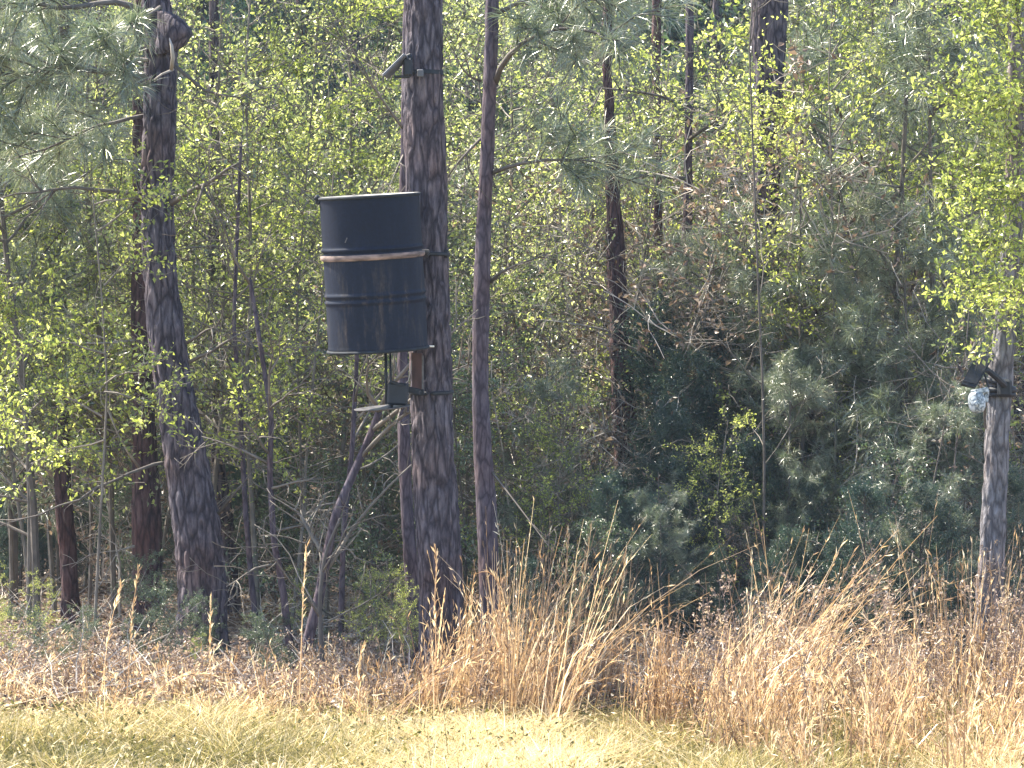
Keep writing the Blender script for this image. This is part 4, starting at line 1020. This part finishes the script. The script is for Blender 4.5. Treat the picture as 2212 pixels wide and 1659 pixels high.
# ------------------------------------------------------------------ solar unit high on the middle pine
p0 = W(886, 150, 19.95)
rs = empty('solar_box', p0, 'small dark box with a tilted grey solar panel high on the middle pine', 'solar unit')
def lp(name, b, m, root, sm=False, under=None):
    me = b.data(name, m, sm); me.transform(Matrix.Translation(-root.location)); return link(name, me, under or root)
ang = math.degrees(math.atan2(165 - 120, 880 - 833))
Rp = rot('Z', -8) @ rot('Y', -ang) @ rot('X', -5)
cp = W(855, 143, 19.82)
b = MB(); b.box(cp, (.170, .11, .016), Rp, bev=.003); lp('panel_frame', b, M['greypanel'], rs)
b = MB(); b.box(cp + Rp @ np.array([0, 0, .0115]), (.15, .09, .004), Rp); lp('solar_panel', b, M['cell'], rs)
b = MB(); b.box(W(881, 146, 19.84), (.052, .09, .10), bev=.010); lp('housing', b, M['black'], rs)
b = MB(); b.box(W(884, 124, 19.86), (.035, .05, .04), rot('Y', -25), bev=.006); lp('hinge', b, M['black'], rs)
b = MB(); b.box(W(868, 166, 19.84), (.085, .06, .013), bev=.003); lp('shelf_arm', b, M['black'], rs)
b = MB(); a = np.linspace(0, 2 * math.pi, 41); c0 = W(915, 158, 20.0)
b.lathe([(.111, -.012), (.114, -.012), (.114, .012), (.111, .012)], 48, None, c0); lp('strap', b, M['chime'], rs)
b = MB(); b.box(W(908, 158, 19.875), (.036, .02, .042), bev=.005); lp('buckle', b, M['greypanel'], rs)

# ------------------------------------------------------------------ strapped camera with solar panel on the grey trunk
p0 = W(2140, 840, 19.9)
rc = empty('trail_camera', p0, 'grey white mottled trail camera with black solar panel strapped to the grey trunk', 'camera')
A, B_, C_, D_ = W(2108, 767, 19.78), W(2146, 771, 19.80), W(2108, 836, 19.62), W(2077, 829, 19.60)
qn = nrm(np.cross(B_ - A, D_ - A)); th = .016
v = np.array([A, B_, C_, D_] + [q + qn * th for q in (A, B_, C_, D_)])
F = [[0, 1, 2], [0, 2, 3], [4, 6, 5], [4, 7, 6], [0, 4, 5], [0, 5, 1], [1, 5, 6], [1, 6, 2], [2, 6, 7], [2, 7, 3], [3, 7, 4], [3, 4, 0]]
b = MB(); b.add(v, F); pan = lp('solar_panel', b, M['black'], rc)
cc = v[:4].mean(0)
b = MB(); ins = cc + (v[:4] - cc) * .86 - qn * .003; ins2 = ins - qn * .002
b.add(np.concatenate([ins, ins2]), [[0, 1, 2], [0, 2, 3], [4, 6, 5], [4, 7, 6]] + F[4:]); lp('panel_cells', b, M['cell'], rc, under=pan)
b = MB(); b.tube([W(2118, 800, 19.72), W(2134, 800, 19.74), W(2152, 815, 19.78), W(2170, 832, 19.86)], [.012, .016, .018, .018], 8)
b.tube([W(2136, 838, 19.72), W(2128, 812, 19.72), W(2124, 800, 19.72)], .007, 6); lp('arm', b, M['black'], rc)
m_, nt, out = mat('mottled_casing')
tc = nt.nodes.new('ShaderNodeTexCoord'); wv = node(nt, 'ShaderNodeTexVoronoi'); wv.feature = 'DISTANCE_TO_EDGE'; wv.inputs['Scale'].default_value = 26
nz = node(nt, 'ShaderNodeTexNoise'); nz.inputs['Scale'].default_value = 18; nt.links.new(tc.outputs['Object'], nz.inputs['Vector'])
dm = nt.nodes.new('ShaderNodeMix'); dm.data_type = 'VECTOR'; dm.inputs[0].default_value = .12; nt.links.new(tc.outputs['Object'], dm.inputs[4]); nt.links.new(nz.outputs['Color'], dm.inputs[5]); nt.links.new(dm.outputs[1], wv.inputs['Vector'])
cc_ = ramp(nt, wv.outputs['Distance'], [(.0, (.10, .12, .14)), (.10, (.30, .34, .38)), (.3, (.52, .56, .60))])
bs = node(nt, 'ShaderNodeBsdfPrincipled'); bs.inputs['Roughness'].default_value = .6; nt.links.new(cc_, bs.inputs['Base Color']); nt.links.new(bs.outputs[0], out.inputs[0])
M['mottle'] = m_
b = MB(); t = np.linspace(-1, 1, 15); pr = np.c_[(1 - np.abs(t) ** 2.4) ** (1 / 2.4) * .048, t * .064]
b.lathe(pr, 28, rot('Y', -8), W(2110, 869, 19.66)); body = lp('camera_body', b, m_, rc, True)
b = MB(); b.box(W(2116, 845, 19.68), (.095, .06, .03), rot('Y', -10), bev=.006); b.box(W(2130, 855, 19.70), (.025, .05, .075), rot('Y', 6), bev=.004); lp('camera_mount', b, m_, rc)
b = MB(); b.tube([W(2110, 871, 19.62), W(2110, 871, 19.608)], [.018, .016], 16); lp('lens', b, m_, rc, True, under=body)
b = MB(); b.tube([W(2130, 862, 19.72), W(2127, 900, 19.78), W(2129, 925, 19.82)], .008, 6); lp('cable', b, M['darktwig'], rc)
c0 = W(2161, 838, 20.0); a = np.linspace(0, 2 * math.pi, 41)
for dz, rr in ((.020, .016), (-.012, .018), (-.038, .014)):
    b = MB(); b.tube(np.stack([c0[0] - .004 + .082 * np.cos(a), c0[1] + .078 * np.sin(a), c0[2] + dz - .03 * np.cos(a) * (dz > 0)], 1), rr, 7); lp('strap', b, M['black'], rc, True)
b = MB(); b.box(W(2170, 838, 19.89), (.080, .05, .10), bev=.014); lp('strap_buckle', b, M['black'], rc)
